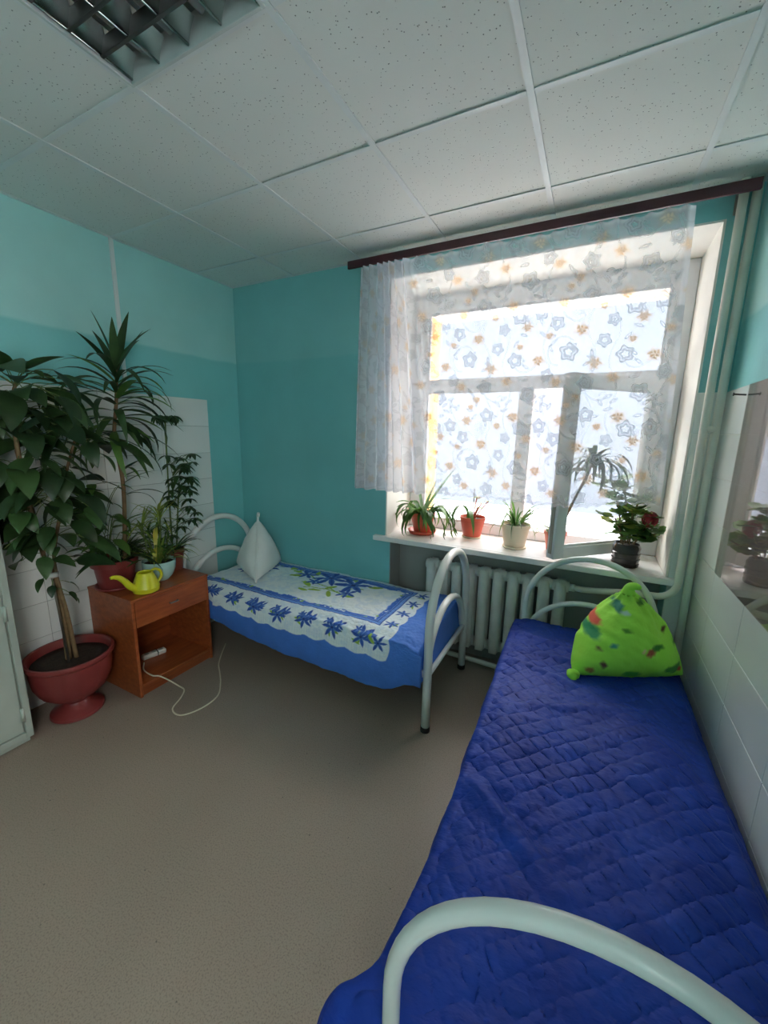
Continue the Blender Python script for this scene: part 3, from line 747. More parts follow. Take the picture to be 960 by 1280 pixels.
# ---- pillows stood up as three-cornered tents
def tent_pillow(V, n, bulge, wr, seed, relax=6):
    """rounded tetrahedron: V = base A,B,C and apex D"""
    V = [Vector(v) for v in V]; cen = sum(V, Vector()) / 4
    faces = [(0, 1, 3), (1, 2, 3), (2, 0, 3), (0, 2, 1)]
    vid = {}; P = []; F = []
    for fi, (a, b, c) in enumerate(faces):
        nrm = (V[b] - V[a]).cross(V[c] - V[a]).normalized()
        if nrm.dot((V[a] + V[b] + V[c]) / 3 - cen) < 0: nrm = -nrm
        idx = {}
        for i in range(n + 1):
            for j in range(n + 1 - i):
                k = n - i - j; l = (i / n, j / n, k / n)
                p = V[a] * l[0] + V[b] * l[1] + V[c] * l[2]
                key = tuple(round(q, 5) for q in p)
                if key not in vid:
                    q3 = 27 * l[0] * l[1] * l[2]
                    amt = bulge * (q3 ** .55) * (.25 if fi == 3 else 1)
                    # pull corners in slightly
                    vid[key] = len(P); P.append((p + nrm * amt, p))
                idx[(i, j)] = vid[key]
        for i in range(n):
            for j in range(n - i):
                F.append((idx[(i, j)], idx[(i + 1, j)], idx[(i, j + 1)]))
                if i + j < n - 1: F.append((idx[(i + 1, j)], idx[(i + 1, j + 1)], idx[(i, j + 1)]))
    pts = np.array([p[0] for p in P]); c = np.array(cen)
    # relax the sharp edges of the cover
    nb = [set() for _ in pts]
    for f in F:
        for i_ in range(3): nb[f[i_]].update((f[i_ - 1], f[i_ - 2]))
    ia = np.array([i_ for i_, q in enumerate(nb) for _ in q]); ja = np.array([k_ for q in nb for k_ in q]); cnt = np.bincount(ia, minlength=len(pts))[:, None]
    for _ in range(relax):
        av = np.zeros_like(pts); np.add.at(av, ia, pts[ja]); pts = pts * .4 + .6 * av / cnt
    dv = pts - c; ln = np.linalg.norm(dv, axis=1, keepdims=True); dv /= ln
    dis = wr * nz(pts[:, 0] * 1.0 + pts[:, 1], pts[:, 2] * 1.3 + pts[:, 1] * .4, seed, 3, 9)
    pts = pts + dv * dis[:, None]
    return pts, F
def fill_mesh(name, pts, F, m, col=None):
    me = bpy.data.meshes.new(name); me.from_pydata([tuple(p) for p in pts], [], F)
    bm = bmesh.new(); bm.from_mesh(me); bmesh.ops.recalc_face_normals(bm, faces=bm.faces); bm.to_mesh(me); bm.free()
    for p in me.polygons: p.use_smooth = True
    if col is not None:
        at = me.color_attributes.new('print', 'FLOAT_COLOR', 'POINT'); c4 = np.ones((len(pts), 4), np.float32); c4[:, :3] = col; at.data.foreach_set('color', c4.reshape(-1))
    me.materials.append(m); me.update(); return me
Vp = [(.215, -.33, .532), (.69, -.57, .538), (.50, -.055, .53), (.445, -.275, .955)]
pts, F = tent_pillow(Vp, 26, .055, .007, 4)
pts[:, 2] = np.maximum(pts[:, 2], .520)
wp = tag(obj('pillow', fill_mesh('pillow', pts, F, M['pillow_white'])), 'white pillow stood up as a pyramid on the flowered bed', 'pillow')
def seam(a, b, out, name, m, par, r=.006):
    a, b = Vector(a), Vector(b); o_ = Vector(out)
    MB().tube([a.lerp(b, q) + o_ * math.sin(q * PI) for q in np.linspace(0, 1, 14)], r, 8).build(name, m, par, True)
seam(Vp[1], Vp[3], (.008, -.008, 0), 'seam', M['pillow_white'], wp, .009)
seam((.445, -.275, .945), (.462, -.285, .978), (0, 0, 0), 'corner_ear', M['pillow_white'], wp, .013)

def green_pillow():
    V = [(2.735, -.69, .515), (3.255, -.41, .51), (2.99, -.13, .53), (2.972, -.40, .925)]
    pts, F = tent_pillow(V, 46, .105, .014, 9, 26)
    pts[:, 2] = np.maximum(pts[:, 2], .512)
    X, Y, Z = pts[:, 0], pts[:, 1], pts[:, 2]
    # radiating tucks under the knotted tip
    top = sstep(.70, .90, Z); ang = np.arctan2(Y + .40, X - 2.972)
    k = .012 * np.sin(ang * 9) * top * (1 - sstep(.885, .91, Z)); pts[:, 0] += k * np.cos(ang); pts[:, 1] += k * np.sin(ang)
    cen = np.array([2.98, -.42, .60]); dv = pts - cen; dv /= np.linalg.norm(dv, axis=1, keepdims=True)
    pts += dv * (.006 * np.abs(nz(X * .6 + Z, Y + Z * .4, 77, 2, 16)))[:, None]
    base = np.array(s2l((158, 226, 72))); C = np.ones((len(pts), 3)) * base
    C *= (1 + .12 * nz(X, Z + Y, 71, 2, 6))[:, None]
    u = (X - 2.765) / .47; v = (Z - .52) / .37
    def spot(cu, cv, r, col, sx=1.0):
        q = np.hypot((u - cu) * .47 * sx, (v - cv) * .37) / (r * .72) + .25 * nz(X * 3, Z * 3, int(cu * 100), 2, 9)
        m = (1 - sstep(.8, 1.05, q))[:, None]; C[:] = C * (1 - m) + np.array(s2l(col)) * m
    for cu, cv, r, col, sx in [(.16, .62, .03, (220, 92, 70), .7), (.14, .5, .035, (40, 140, 90), .6), (.35, .83, .03, (50, 130, 110), .8), (.42, .78, .015, (190, 220, 200), .6), (.78, .56, .017, (96, 60, 40), 1), (.66, .40, .022, (170, 84, 60), .8), (.60, .42, .012, (226, 200, 150), 1), (.72, .44, .02, (60, 140, 40), .5), (.28, .22, .02, (90, 50, 44), 1), (.22, .38, .014, (110, 80, 50), 1), (.93, .40, .022, (70, 130, 50), .7), (.88, .16, .03, (70, 140, 50), .5), (.95, .12, .016, (190, 60, 50), 1), (.55, .9, .02, (60, 120, 40), .7), (.35, .45, .012, (60, 150, 130), .5), (.52, .10, .03, (70, 160, 60), .5), (.16, .12, .02, (150, 110, 50), .7), (.45, .62, .012, (80, 150, 40), .4)]:
        spot(cu, cv, r, col, sx)
    n = NT('green_print_cotton'); at = n.new('ShaderNodeVertexColor', layer_name='print'); n.link(at.outputs[0], n.b.inputs['Base Color']); n.b.inputs['Roughness'].default_value = .75
    mp = n.new('ShaderNodeMapping'); mp.inputs['Scale'].default_value = (1, 1, .5); mp.inputs['Rotation'].default_value = (.4, .5, 0); n.link(n.coords(), mp.inputs[0])
    n.bump(n.noise(mp.outputs[0], 22, 3), .5, .01)
    o = tag(obj('pillow', fill_mesh('pillow', pts, F, n.m, C)), 'bright green printed pillow with a twisted tip on the navy quilt', 'pillow')
    t = MB().tube(spline([(2.972, -.40, .875), (2.975, -.405, .905), (2.995, -.41, .918), (3.02, -.42, .916)], 5), [.034, .033, .030, .027, .025, .023, .022, .021, .02, .019, .018, .017, .016, .014, .012, .006], 10)
    t.build('twisted_tip', mat('green_tip_cotton', (158, 226, 72), .75, .06, 12, .4, 40), o, True)
    t2 = MB().tube(spline([(2.775, -.665, .535), (2.775, -.685, .527), (2.785, -.70, .526)], 4), [.03, .029, .028, .027, .025, .022, .018, .013, .008], 10)
    t2.build('corner_ear', mat('green_ear_cotton', (158, 226, 72), .75, .06, 12, .4, 40), o, True)
    return o
green_pillow()

# ================================================================== NIGHTSTAND
NX0, NX1, NY0, NY1, NH = .015, .462, -1.315, -.79, .634
ns = thing('nightstand', 'cherry wood nightstand with one drawer under the potted plants', 'nightstand', (.24, -1.05, 0))
def nb_(name, x0, x1, y0, y1, z0, z1, par=None, m=None, bv=.0015):
    o = par or ns
    off = Vector((.24, -1.05, 0))
    return MB().box(x0 - off.x, x1 - off.x, y0 - off.y, y1 - off.y, z0, z1).build(name, m or M['wood'], o, bevel=bv)
nb_('side_panel', NX0, NX1, NY0, NY0 + .018, 0, NH - .016); nb_('side_panel', NX0, NX1, NY1 - .018, NY1, 0, NH - .016)
nb_('top', NX0, NX1 + .004, NY0 - .002, NY1 + .002, NH - .016, NH)
nb_('back_panel', NX0, NX0 + .006, NY0 + .018, NY1 - .018, .06, NH - .016)
nb_('bottom_shelf', NX0 + .006, NX1 - .004, NY0 + .018, NY1 - .018, .062, .078)
nb_('plinth', NX1 - .03, NX1 - .014, NY0 + .018, NY1 - .018, 0, .062)
nb_('drawer_bottom', NX0 + .02, NX1 - .02, NY0 + .02, NY1 - .02, .462, .47)
dr = nb_('drawer', NX1 - .016, NX1 + .001, NY0 + .02, NY1 - .02, .452, NH - .019)
kn = MB().box(NX1 - .24 + .012, NX1 - .24 + .02, -1.055 + 1.05 - .03, -1.055 + 1.05 + .03, .530, .538)
for q in (-.024, .024): kn.box(NX1 - .24, NX1 - .24 + .014, -.005 + q - .004, -.005 + q + .004, .530, .538)
kn.build('handle', M['steel'], dr, bevel=.002)
# power strip lying on the bottom shelf, and its cord on the floor
ps = thing('power_strip', 'small white power strip inside nightstand, its cord looping onto the floor', 'power strip', (.21, -1.06, .0785))
rz = math.radians(76); ps.rotation_euler = (0, 0, rz)
MB().box(-.075, .075, -.022, .022, 0, .034).build('body', M['plastic_white'], ps, bevel=.008)
for x in (-.045, 0, .045): MB().tube([(x, 0, .033), (x, 0, .0352)], .014, 14).build('socket', M['locker'], ps)
MB().tube([(.02, .024, .006), (.02, .026, .03), (.02, .0, .037), (.02, -.026, .03), (.02, -.024, .006)], .003, 6).build('tie_band', M['rubber'], ps)
cp_ = spline([(.24, -1.15, .085), (.32, -1.20, .084), (.42, -1.21, .083), (.462, -1.195, .084), (.50, -1.17, .06), (.56, -1.135, .012), (.62, -1.14, .006), (.67, -1.20, .006), (.72, -1.29, .006), (.81, -1.30, .006), (.86, -1.20, .006), (.85, -1.08, .006), (.76, -.98, .006), (.66, -.90, .006), (.58, -.84, .006), (.50, -.75, .006), (.40, -.62, .006)], 8)
co_ = MB().tube(cp_, .0042, 8).build('cord', M['cord'], None, True)
co_.parent = ps; co_.matrix_parent_inverse = (Matrix.Translation(ps.location) @ Euler((0, 0, rz)).to_matrix().to_4x4()).inverted()
co_['label'] = 'thin cream power cord looping across the floor'

# ================================================================== LOCKER
lk = thing('metal_locker', 'grey green metal locker at the left edge beside the big urn', 'locker', (.15, -2.13, 0))
def lb(name, x0, x1, y0, y1, z0, z1, par=None, bv=.003):
    return MB().box(x0 - .15, x1 - .15, y0 + 2.13, y1 + 2.13, z0, z1).build(name, M['locker'], par or lk, bevel=bv)
lb('body', .012, .290, -2.48, -1.778, .05, 1.78)
lb('plinth', .02, .285, -2.47, -1.79, 0, .05)
for b in ((-1.808, -1.778, .03, 1.78), (-2.48, -2.45, .03, 1.78), (-2.45, -1.808, .03, .065), (-2.45, -1.808, 1.75, 1.78), (-2.45, -1.808, .818, .842)):
    lb('face_frame', .288, .305, *b)
for z0, z1 in ((.070, .813), (.847, 1.745)):
    d_ = lb('door', .290, .301, -2.446, -1.814, z0, z1)
    hz = [z0 + .06, z1 - .13] if z0 < .5 else [z0 + .10, z1 - .2]
    for q in hz: MB().tube([(.305 - .15, -1.811 + 2.13, q), (.305 - .15, -1.811 + 2.13, q + .075)], .0085, 10).build('hinge', M['locker'], d_, True)

# ================================================================== CEILING LAMP
lm = thing('ceiling_lamp', 'recessed square ceiling lamp with mirrored louvres, switched off', 'ceiling lamp', ((LX0 + LX1) / 2, (LY0 + LY1) / 2, H - .004))
hw = .292
hm = MB(); hm.box(-hw, hw, -hw, hw, .082, .088)
for b in ((-hw, -hw + .006, -hw, hw), (hw - .006, hw, -hw, hw), (-hw, hw, -hw, -hw + .006), (-hw, hw, hw - .006, hw)): hm.box(b[0], b[1], b[2], b[3], 0.002, .082)
hm.build('housing', M['lamp_white'], lm)
for b in ((-.296, -.285, -.296, .296), (.285, .296, -.296, .296), (-.285, .285, -.296, -.285), (-.285, .285, .285, .296)):
    MB().box(b[0], b[1], b[2], b[3], -.004, .004).build('rim', M['lamp_white'], lm, bevel=.001)
for k in range(5):
    x = -.278 + k * .139
    mb = MB()
    n_ = 8; vs = []
    for sgn in (-1, 1):
        prof = [(x + sgn * (.002 + .030 * (q / n_) ** 1.7), .006 + .060 * (q / n_)) for q in range(n_ + 1)]
        vs = [(px, yy, pz) for px, pz in prof for yy in (-.284, .284)]
        if abs(x) > .27 and sgn * x > 0: continue
        mb.add(vs, [(2 * i, 2 * i + 1, 2 * i + 3, 2 * i + 2) for i in range(n_)])
    mb.box(x - .0025, x + .0025, -.284, .284, .004, .010)
    mb.build('louvre_blade', M['chrome_louvre'], lm, True)
for k in range(6):
    y = .190 - k * .092
    MB().box(-.28, .28, y - .002, y + .002, .006, .052).build('cross_blade', M['lamp_dark'], lm)
    MB().box(-.28, .28, y - .005, y + .005, .003, .007).build('cross_blade_lip', M['lamp_dark'], lm)
for k in range(4):
    MB().tube([(-.2085 + k * .139, -.28, .066), (-.2085 + k * .139, .28, .066)], .013, 12).build('tube', M['tube'], lm, True)

# ================================================================== PLANTS
def strap(L, W, droop, n=9, fold=.25, tip=1.0, base=.35):
    """leaf along +x bending down, width W"""
    vs = []; x = z = 0; a = 0.0
    for i in range(n + 1):
        t = i / n; w_ = W / 2 * (base + (1 - base) * math.sin(min(1, t * 2.2) * PI / 2)) * (1 - t ** 3 * tip) ** 1.0
        w_ = max(w_, .0006)
        vs += [(x, -w_, z + fold * w_), (x, 0, z), (x, w_, z + fold * w_)]
        a = -droop * (t + .5 / n) ** 1.3; x += L / n * math.cos(a); z += L / n * math.sin(a)
    fs = []
    for i in range(n):
        o = 3 * i; fs += [(o, o + 3, o + 4, o + 1), (o + 1, o + 4, o + 5, o + 2)]
    return MB().add(vs, fs)
def ovate(L, W, droop, n=8, fold=.18, wav=.0):
    vs = []; x = z = 0
    for i in range(n + 1):
        t = i / n; w_ = W / 2 * (math.sin(PI * t ** .75) ** .8 if 0 < t < 1 else .02) * (1 - .25 * t)
        wz = wav * math.sin(i * 2.3)
        vs += [(x, -w_, z + fold * w_ + wz), (x, -w_ * .5, z + fold * .3 * w_), (x, 0, z), (x, w_ * .5, z + fold * .3 * w_), (x, w_, z + fold * w_ - wz)]
        a = -droop * t; x += L / n * math.cos(a); z += L / n * math.sin(a)
    fs = []
    for i in range(n):
        for k in range(4):
            o = 5 * i + k; fs.append((o, o + 5, o + 6, o + 1))
    return MB().add(vs, fs)
def leaves(prefix, maker, params, m): return [maker(*p).mesh(prefix, m, True) for p in params]
VC = {}
BOUNDS = {}            # plant -> test on world points (N,3): True where the point is free
def put_leaf(par, me, loc, az, el, roll=0, sc=1.0, name='leaf'):
    if me.name not in VC: VC[me.name] = np.array([v.co for v in me.vertices])
    free = BOUNDS.get(par.name); base = np.array(par.location) + np.array(loc)
    if free:
        for k in range(26):
            R_ = np.array(Euler((roll, -el, az), 'XYZ').to_matrix())
            if free((VC[me.name] * sc) @ R_.T + base): break
            if k < 14: az += (.45 * (k + 1)) * (1 if k % 2 else -1)
            else: el = min(el + .2, 1.4); sc *= .9; az += .7
        else: return None
    return obj(name, me, par, loc, Euler((roll, -el, az), 'XYZ'), sc)
def by_left_wall(P): return P[:, 0].min() > .02 and not ((P[:, 1] < -1.765) & (P[:, 0] < .315)).any()
def over_stand(P): return by_left_wall(P) and P[:, 2].min() > NH + .003
def on_sill(P): return P[:, 1].max() < .405 and P[:, 0].min() > 1.46 and P[:, 0].max() < 3.165 and not ((P[:, 2] < .876) & (P[:, 1] > -.056)).any()
def pot(par, prof, m, n=32, mod=None, name='pot'):
    o = MB().lathe(prof, n, mod=mod).build(name, m, par); smooth_by_angle(o, 40); return o
def soil(par, r, z):
    MB().lathe([(r, z - .012), (r, z - .002), (r * .6, z + .004), (.003, z + .006)], 24).build('soil', M['soil'], par, True)
U = random.uniform
def potprof(rb, rt, h, rim=.008, lip=.02, wall=.006):
    return [(rb - .004, 0), (rb, .003), (rt - rim, h - lip), (rt, h - lip + .002), (rt, h), (rt - wall, h), (rt - rim - wall, h - lip), (rb * .5 + rt * .5 - wall - .006, h * .5)]

# ---- big urn plant on the floor
ur = thing('potted_tree', 'tall broad leaved plant in a maroon urn between locker and nightstand', 'potted plant', (.235, -1.545, 0))
BOUNDS[ur.name] = by_left_wall
up_ = [(.128, 0), (.133, .006), (.130, .020), (.105, .038), (.072, .058), (.062, .075), (.075, .095), (.120, .120), (.160, .160), (.183, .215), (.192, .285), (.196, .330), (.212, .342), (.216, .355), (.212, .368), (.200, .368), (.190, .355), (.184, .30), (.16, .22)]
up_ = [(r * .98, z) for r, z in up_]
pot(ur, up_, M['pot_maroon'], 48, mod=lambda i, th: 1 + (.025 * abs(math.sin(th * 8)) if 6 <= i <= 10 else 0))
soil(ur, .185, .325)
tr1 = spline([(.0, -.01, .31), (.01, -.01, .55), (.015, -.015, .74), (.02, -.06, .97), (.02, -.09, 1.27), (.02, -.10, 1.59), (.025, -.09, 1.74), (.03, -.07, 1.82)], 5)
tr2 = spline([(.02, .02, .31), (.03, .0, .6), (.02, -.02, .9), (.05, .02, 1.15), (.06, .08, 1.40), (.06, .16, 1.62)], 5)
MB().tube(tr1, [.017 - .010 * i / (len(tr1) - 1) for i in range(len(tr1))], 10).build('trunk', M['stem'], ur, True)
MB().tube(tr2, [.012 - .006 * i / (len(tr2) - 1) for i in range(len(tr2))], 8).build('trunk', M['stem'], ur, True)
MB().tube([(.045, -.03, .33), (.03, -.045, .9), (.0, -.10, 1.5)], .006, 8).build('support_stick', M['steel'], ur, True)
MB().lathe([(.026, 0), (.027, .012), (.026, .024)], 16, (.022, -.035, .83)).build('tie', M['ribbon'], ur, True)
BL = leaves('leaf', ovate, [(.21, .125, .8), (.19, .11, 1.2), (.23, .135, .5), (.16, .095, 1.0)], M['leaf_dark'])
def branch_leaf(par, stem_pt, leaf_pt, me, az, el, roll, sc, r=.0020):
    a, b = Vector(stem_pt), Vector(leaf_pt); mid = a.lerp(b, .55) + Vector((0, 0, .12 * (b - a).length))
    if put_leaf(par, me, b, az, el, roll, sc): MB().tube(spline([a, mid, b], 3), r, 5).build('petiole', M['stem_green'], par, True)
rl = random.Random(21)
def crown(par, trunk, n, zlo, zhi, reach, meshes, rnd, azr=(0, 2 * PI), wall=-.20, scr=(.8, 1.15), ymax=.33, ymin=-9):
    k = 0; tries = 0
    while k < n and tries < n * 30:
        tries += 1
        p = rnd.choice(trunk)
        if not zlo <= p.z <= zhi: continue
        az = rnd.uniform(*azr); L_ = rnd.uniform(.35, 1) * reach
        q = p + Vector((math.cos(az) * L_, math.sin(az) * L_, rnd.uniform(-.08, .10)))
        if q.x < wall + .12 or q.y > ymax or q.y < ymin: continue
        # keep the blade clear of the wall behind
        a2 = az + rnd.uniform(-.5, .5)
        if q.x + .2 * math.cos(a2) < wall + .02: a2 = math.copysign(PI / 2, math.sin(a2)) + rnd.uniform(-.2, .2)
        branch_leaf(par, p, q, rnd.choice(meshes), a2, rnd.uniform(-.75, .15), rnd.uniform(-.5, .5), rnd.uniform(*scr)); k += 1
crown(ur, tr1, 64, 1.15, 1.98, .22, BL, rl, ymax=.2, ymin=-.42)
crown(ur, tr2, 52, 1.05, 1.64, .20, BL, rl, ymax=.40, ymin=-.2)
crown(ur, tr1, 30, .88, 1.3, .17, BL, rl, scr=(.6, .95), ymax=.25, ymin=-.32)
for k in range(9):
    az = -1.9 + k * .52
    branch_leaf(ur, (.03, -.07, 1.80), (.03 + .05 * math.cos(az), -.07 + .05 * math.sin(az), 1.84 + .02 * (k % 3)), BL[k % 3], az, .1 + .25 * (k % 3), 0, .8)
for zz, az, s_ in ((.80, 1.3, .5), (.76, .6, .45), (.86, -1.2, .5), (.72, 1.6, .5), (.82, -.6, .45)):
    branch_leaf(ur, (.02, -.03, zz), (.02 + .06 * math.cos(az), -.03 + .06 * math.sin(az), zz - .02), BL[3], az, -.6, 0, s_)

# ---- dracaena in the maroon pot on the nightstand
NZ = NH
dc = thing('potted_dracaena', 'tall strap leaved dracaena in a maroon pot on the nightstand', 'potted plant', (.152, -1.212, NZ))
BOUNDS[dc.name] = over_stand
pot(dc, [(.092, 0), (.096, .004), (.112, .14), (.128, .145), (.131, .185), (.124, .185), (.116, .15), (.10, .1)], M['pot_maroon'])
MB().lathe([(.105, 0), (.118, .004), (.122, .016), (.114, .016), (.10, .006)], 28).build('saucer', M['pot_maroon'], dc, True)
soil(dc, .112, .165)
st = spline([(.02, .05, .15), (.03, .075, .45), (.03, .085, .68), (.03, .065, .92), (.03, .10, 1.15), (.035, .115, 1.32)], 6)
MB().tube(st, [.013 - .004 * i / (len(st) - 1) for i in range(len(st))], 9).build('stem', M['stem'], dc, True)
DL = leaves('leaf', strap, [(.36, .050, .5), (.40, .048, 1.1), (.38, .046, 1.7), (.44, .046, 2.2), (.33, .056, .15)], M['leaf_dark'])
DM = leaves('leaf', strap, [(.36, .048, .8), (.40, .048, 1.5)], M['leaf_mid'])
rd = random.Random(4)
def okaz(az, x, L_, lim):           # turn leaves that would run into the wall behind
    if x + math.cos(az) * L_ * .9 < lim: az = math.copysign(PI / 2, math.sin(az)) + rd.uniform(-.25, .15)
    return az
for i in range(64):
    t = i / 63; z = .93 + .40 * t; p = min(st, key=lambda q: abs(q.z - z))
    az = i * 2.4; el = -.15 + 1.15 * t + rd.uniform(-.15, .15)
    if t > .86: me = DL[0] if i % 2 else DL[4]; el = rd.uniform(.85, 1.35)
    else: me = rd.choice([DL[1], DL[2], DL[2], DL[3], DM[0], DM[1]])
    az = okaz(az, p.x, .36 * max(.3, math.cos(el)), -.14)
    put_leaf(dc, me, p, az, el, rd.uniform(-.3, .3), rd.uniform(.75, 1.1))
for i in range(16):
    z = rd.uniform(.25, .75); p = min(st, key=lambda q: abs(q.z - z)); az = okaz(rd.uniform(0, 6.28), p.x, .3, -.14)
    put_leaf(dc, rd.choice(DM + DL), p, az, rd.uniform(.1, .7), 0, rd.uniform(.45, .7))
# low leafy growth in the same pot
LLf = leaves('leaf', strap, [(.26, .026, 1.2), (.30, .024, 1.8), (.22, .028, .8)], M['leaf_dark'])
for i in range(46):
    az = rd.uniform(0, 6.28); r_ = rd.uniform(0, .07); az = okaz(az, r_ * math.cos(az), .2, -.14)
    put_leaf(dc, rd.choice(LLf), (r_ * math.cos(az), r_ * math.sin(az), .165), az, rd.uniform(.4, 1.2), rd.uniform(-.3, .3), rd.uniform(.7, 1.15))
BR = leaves('leaf', ovate, [(.14, .07, .6), (.11, .06, .9)], M['leaf_mid'])
for i in range(26):
    az = okaz(rd.uniform(0, 6.28), 0, .2, -.14); z = rd.uniform(.2, .62); p = Vector((rd.uniform(-.03, .04), -.03 + rd.uniform(-.03, .03), z))
    branch_leaf(dc, (p.x * .6, -.03, max(.17, z - .15)), p + Vector((.07 * math.cos(az), .07 * math.sin(az), .04)), rd.choice(BR), az, rd.uniform(-.6, .2), 0, rd.uniform(.7, 1.1))

# ---- spider plant and friends in the mint pot
sp0 = thing('potted_spider_plant', 'pale leaved spider plant in a mint glazed bowl on the nightstand', 'potted plant', (.275, -1.005, NZ))
BOUNDS[sp0.name] = by_left_wall
pot(sp0, [(.052, 0), (.056, .004), (.078, .03), (.094, .07), (.099, .11), (.100, .132), (.095, .132), (.092, .11), (.08, .06)], M['pot_mint'], 40, mod=lambda i, th: 1 + (.012 * math.cos(th * 12) if 2 <= i <= 4 else 0))
soil(sp0, .090, .115)
SP = leaves('leaf', strap, [(.28, .019, 1.6), (.32, .019, 2.2), (.24, .018, 1.0), (.30, .02, .6)], M['leaf_pale'])
SPm = leaves('leaf', strap, [(.26, .026, 1.0), (.32, .028, .7)], M['leaf_mid'])
SY = leaves('leaf', strap, [(.20, .030, 2.0), (.16, .032, 2.6)], M['leaf_yellow'])
for i in range(52):
    az = okaz(rd.uniform(0, 6.28), .0, .26, -.25); r_ = rd.uniform(0, .05)
    put_leaf(sp0, rd.choice(SP + SPm), (r_ * math.cos(az), r_ * math.sin(az), .115), az, rd.uniform(.5, 1.35), rd.uniform(-.3, .3), rd.uniform(.6, 1.15))
for (dx, dy, h1, s_) in ((-.02, -.04, .34, .75), (.0, -.09, .40, .9), (.02, .02, .42, .9), (.03, -.03, .30, .75), (-.03, .04, .46, .9), (.0, .08, .34, .75)):
    sg = spline([(dx * .4, dy * .4, .11), (dx * .8, dy * .8, h1 * .6), (dx, dy, h1)], 5)
    MB().tube(sg, .0045, 6).build('stem', M['stem_green'], sp0, True)
    for i in range(20):
        put_leaf(sp0, rd.choice(SP if s_ != .75 else SPm), (dx, dy, h1 - rd.uniform(0, .06)), okaz(i * 2.4, dx, .2, -.25), rd.uniform(-.1, 1.2), 0, s_ * rd.uniform(.55, .85))
put_leaf(sp0, SY[0], (.04, -.02, .36), -.7, -.1, 0, 1.0); put_leaf(sp0, SY[1], (.03, -.03, .23), -.8, -.3, 0, .9)

# ---- umbrella tree in the brown pot
um = thing('potted_umbrella_tree', 'small leaved umbrella tree in a brown pot at back corner of nightstand', 'potted plant', (.175, -.832, NZ))
BOUNDS[um.name] = by_left_wall
pot(um, potprof(.055, .074, .15, .006, .03), M['pot_brown'])
soil(um, .058, .125)
UL = leaves('leaflet', ovate, [(.105, .040, .5, 5), (.095, .036, .8, 5)], M['leaf_dark'])
def umbrella(par, c, az0, n, el, sc, rnd):
    for k in range(n):
        az = az0 + 2 * PI * k / n
        put_leaf(par, rnd.choice(UL), c, az, el + rnd.uniform(-.2, .2), 0, sc * rnd.uniform(.85, 1.1), 'leaflet')
for (pts_, tops) in (([(0, 0, .12), (.0, .005, .5), (.01, .01, .86), (.015, .015, 1.06)], None), ([(.01, .02, .12), (.02, .04, .35), (.03, .07, .62)], None)):
    sg = spline(pts_, 6); MB().tube(sg, .0055, 7).build('stem', M['stem_green'], um, True)
for k in range(5):
    az = k * 1.256; c = Vector((.03 + .055 * math.cos(az), .015 + .055 * math.sin(az), 1.07))
    MB().tube([(.015, .015, 1.04), c], .002, 5).build('petiole', M['stem_green'], um, True); umbrella(um, c, rd.random() * 6, 7, -.55, .8, rd)
for k in range(40):
    z = rd.uniform(.28, .86); az = rd.uniform(-1.3, 1.9); L_ = rd.uniform(.06, .15)
    b = Vector((.02, .03, z - .08)); c = b + Vector((L_ * math.cos(az) + .01, L_ * math.sin(az), .07))
    if c.x < -.05: continue
    MB().tube([b, b.lerp(c, .5) + Vector((0, 0, .02)), c], .002, 5).build('petiole', M['stem_green'], um, True)
    umbrella(um, c, rd.random() * 6, 6, -.3, rd.uniform(.6, .85), rd)
for i in range(14):
    az = rd.uniform(-1.2, 2.0); put_leaf(um, rd.choice(LLf), (.02 * math.cos(az), .02 * math.sin(az), .125), az, rd.uniform(.5, 1.1), 0, rd.uniform(.5, .85))

# ---- watering can
wc = thing('watering_can', 'yellow plastic watering can with a long curved spout on the nightstand', 'watering can', (.392, -1.175, NZ), 0)
wc.scale = (1.17, 1.17, 1.17)
pot(wc, [(.055, 0), (.061, .003), (.064, .022), (.066, .026), (.050, .070), (.038, .100), (.036, .104), (.030, .104), (.028, .100), (.040, .06)], M['can'], 32, name='body')
MB().tube(spline([(.0, -.048, .028), (.0, -.080, .052), (.0, -.105, .088), (.0, -.128, .112), (.0, -.150, .122), (.0, -.168, .122)], 5), [.020 - .0005 * i for i in range(26)], 10).build('spout', M['can'], wc, True)
MB().tube(spline([(.0, .034, .100), (.0, .056, .104), (.0, .082, .088), (.0, .088, .060), (.0, .070, .034), (.0, .058, .030)], 5), .0075, 8).build('handle', M['can'], wc, True)

# ---- window sill plants
SZ = .872
p1 = thing('potted_cactus', 'drooping flat stemmed houseplant in a terracotta pot with saucer on sill', 'potted plant', (1.655, .195, SZ))
BOUNDS[p1.name] = on_sill
pot(p1, potprof(.060, .095, .165, .006, .03), M['pot_red'])
MB().lathe([(.075, 0), (.098, .006), (.108, .03), (.100, .03), (.09, .010)], 28).build('saucer', M['pot_red'], p1, True)
soil(p1, .08, .145)
C1 = leaves('leaf', strap, [(.30, .044, 2.6), (.34, .050, 3.0), (.24, .046, 1.6), (.36, .030, 3.3)], M['leaf_mid'])
C1b = leaves('leaf', strap, [(.30, .044, .15, 8, .3, .9, .8), (.36, .05, .1, 8, .3, .9, .8)], M['leaf_gray'])
r1 = random.Random(8)
for i in range(40):
    az = r1.uniform(0, 6.28)
    if math.sin(az) > .7: az = -az
    put_leaf(p1, r1.choice(C1), (.05 * math.cos(az), .05 * math.sin(az), .145), az, r1.uniform(.5, 1.2), r1.uniform(-.4, .4), r1.uniform(.65, 1.15))
for az, el, s_ in ((.3, 1.05, 1.2), (.6, 1.25, .8), (2.4, 1.2, .7)): put_leaf(p1, C1b[1], (.0, .0, .14), az, el, .3, s_)
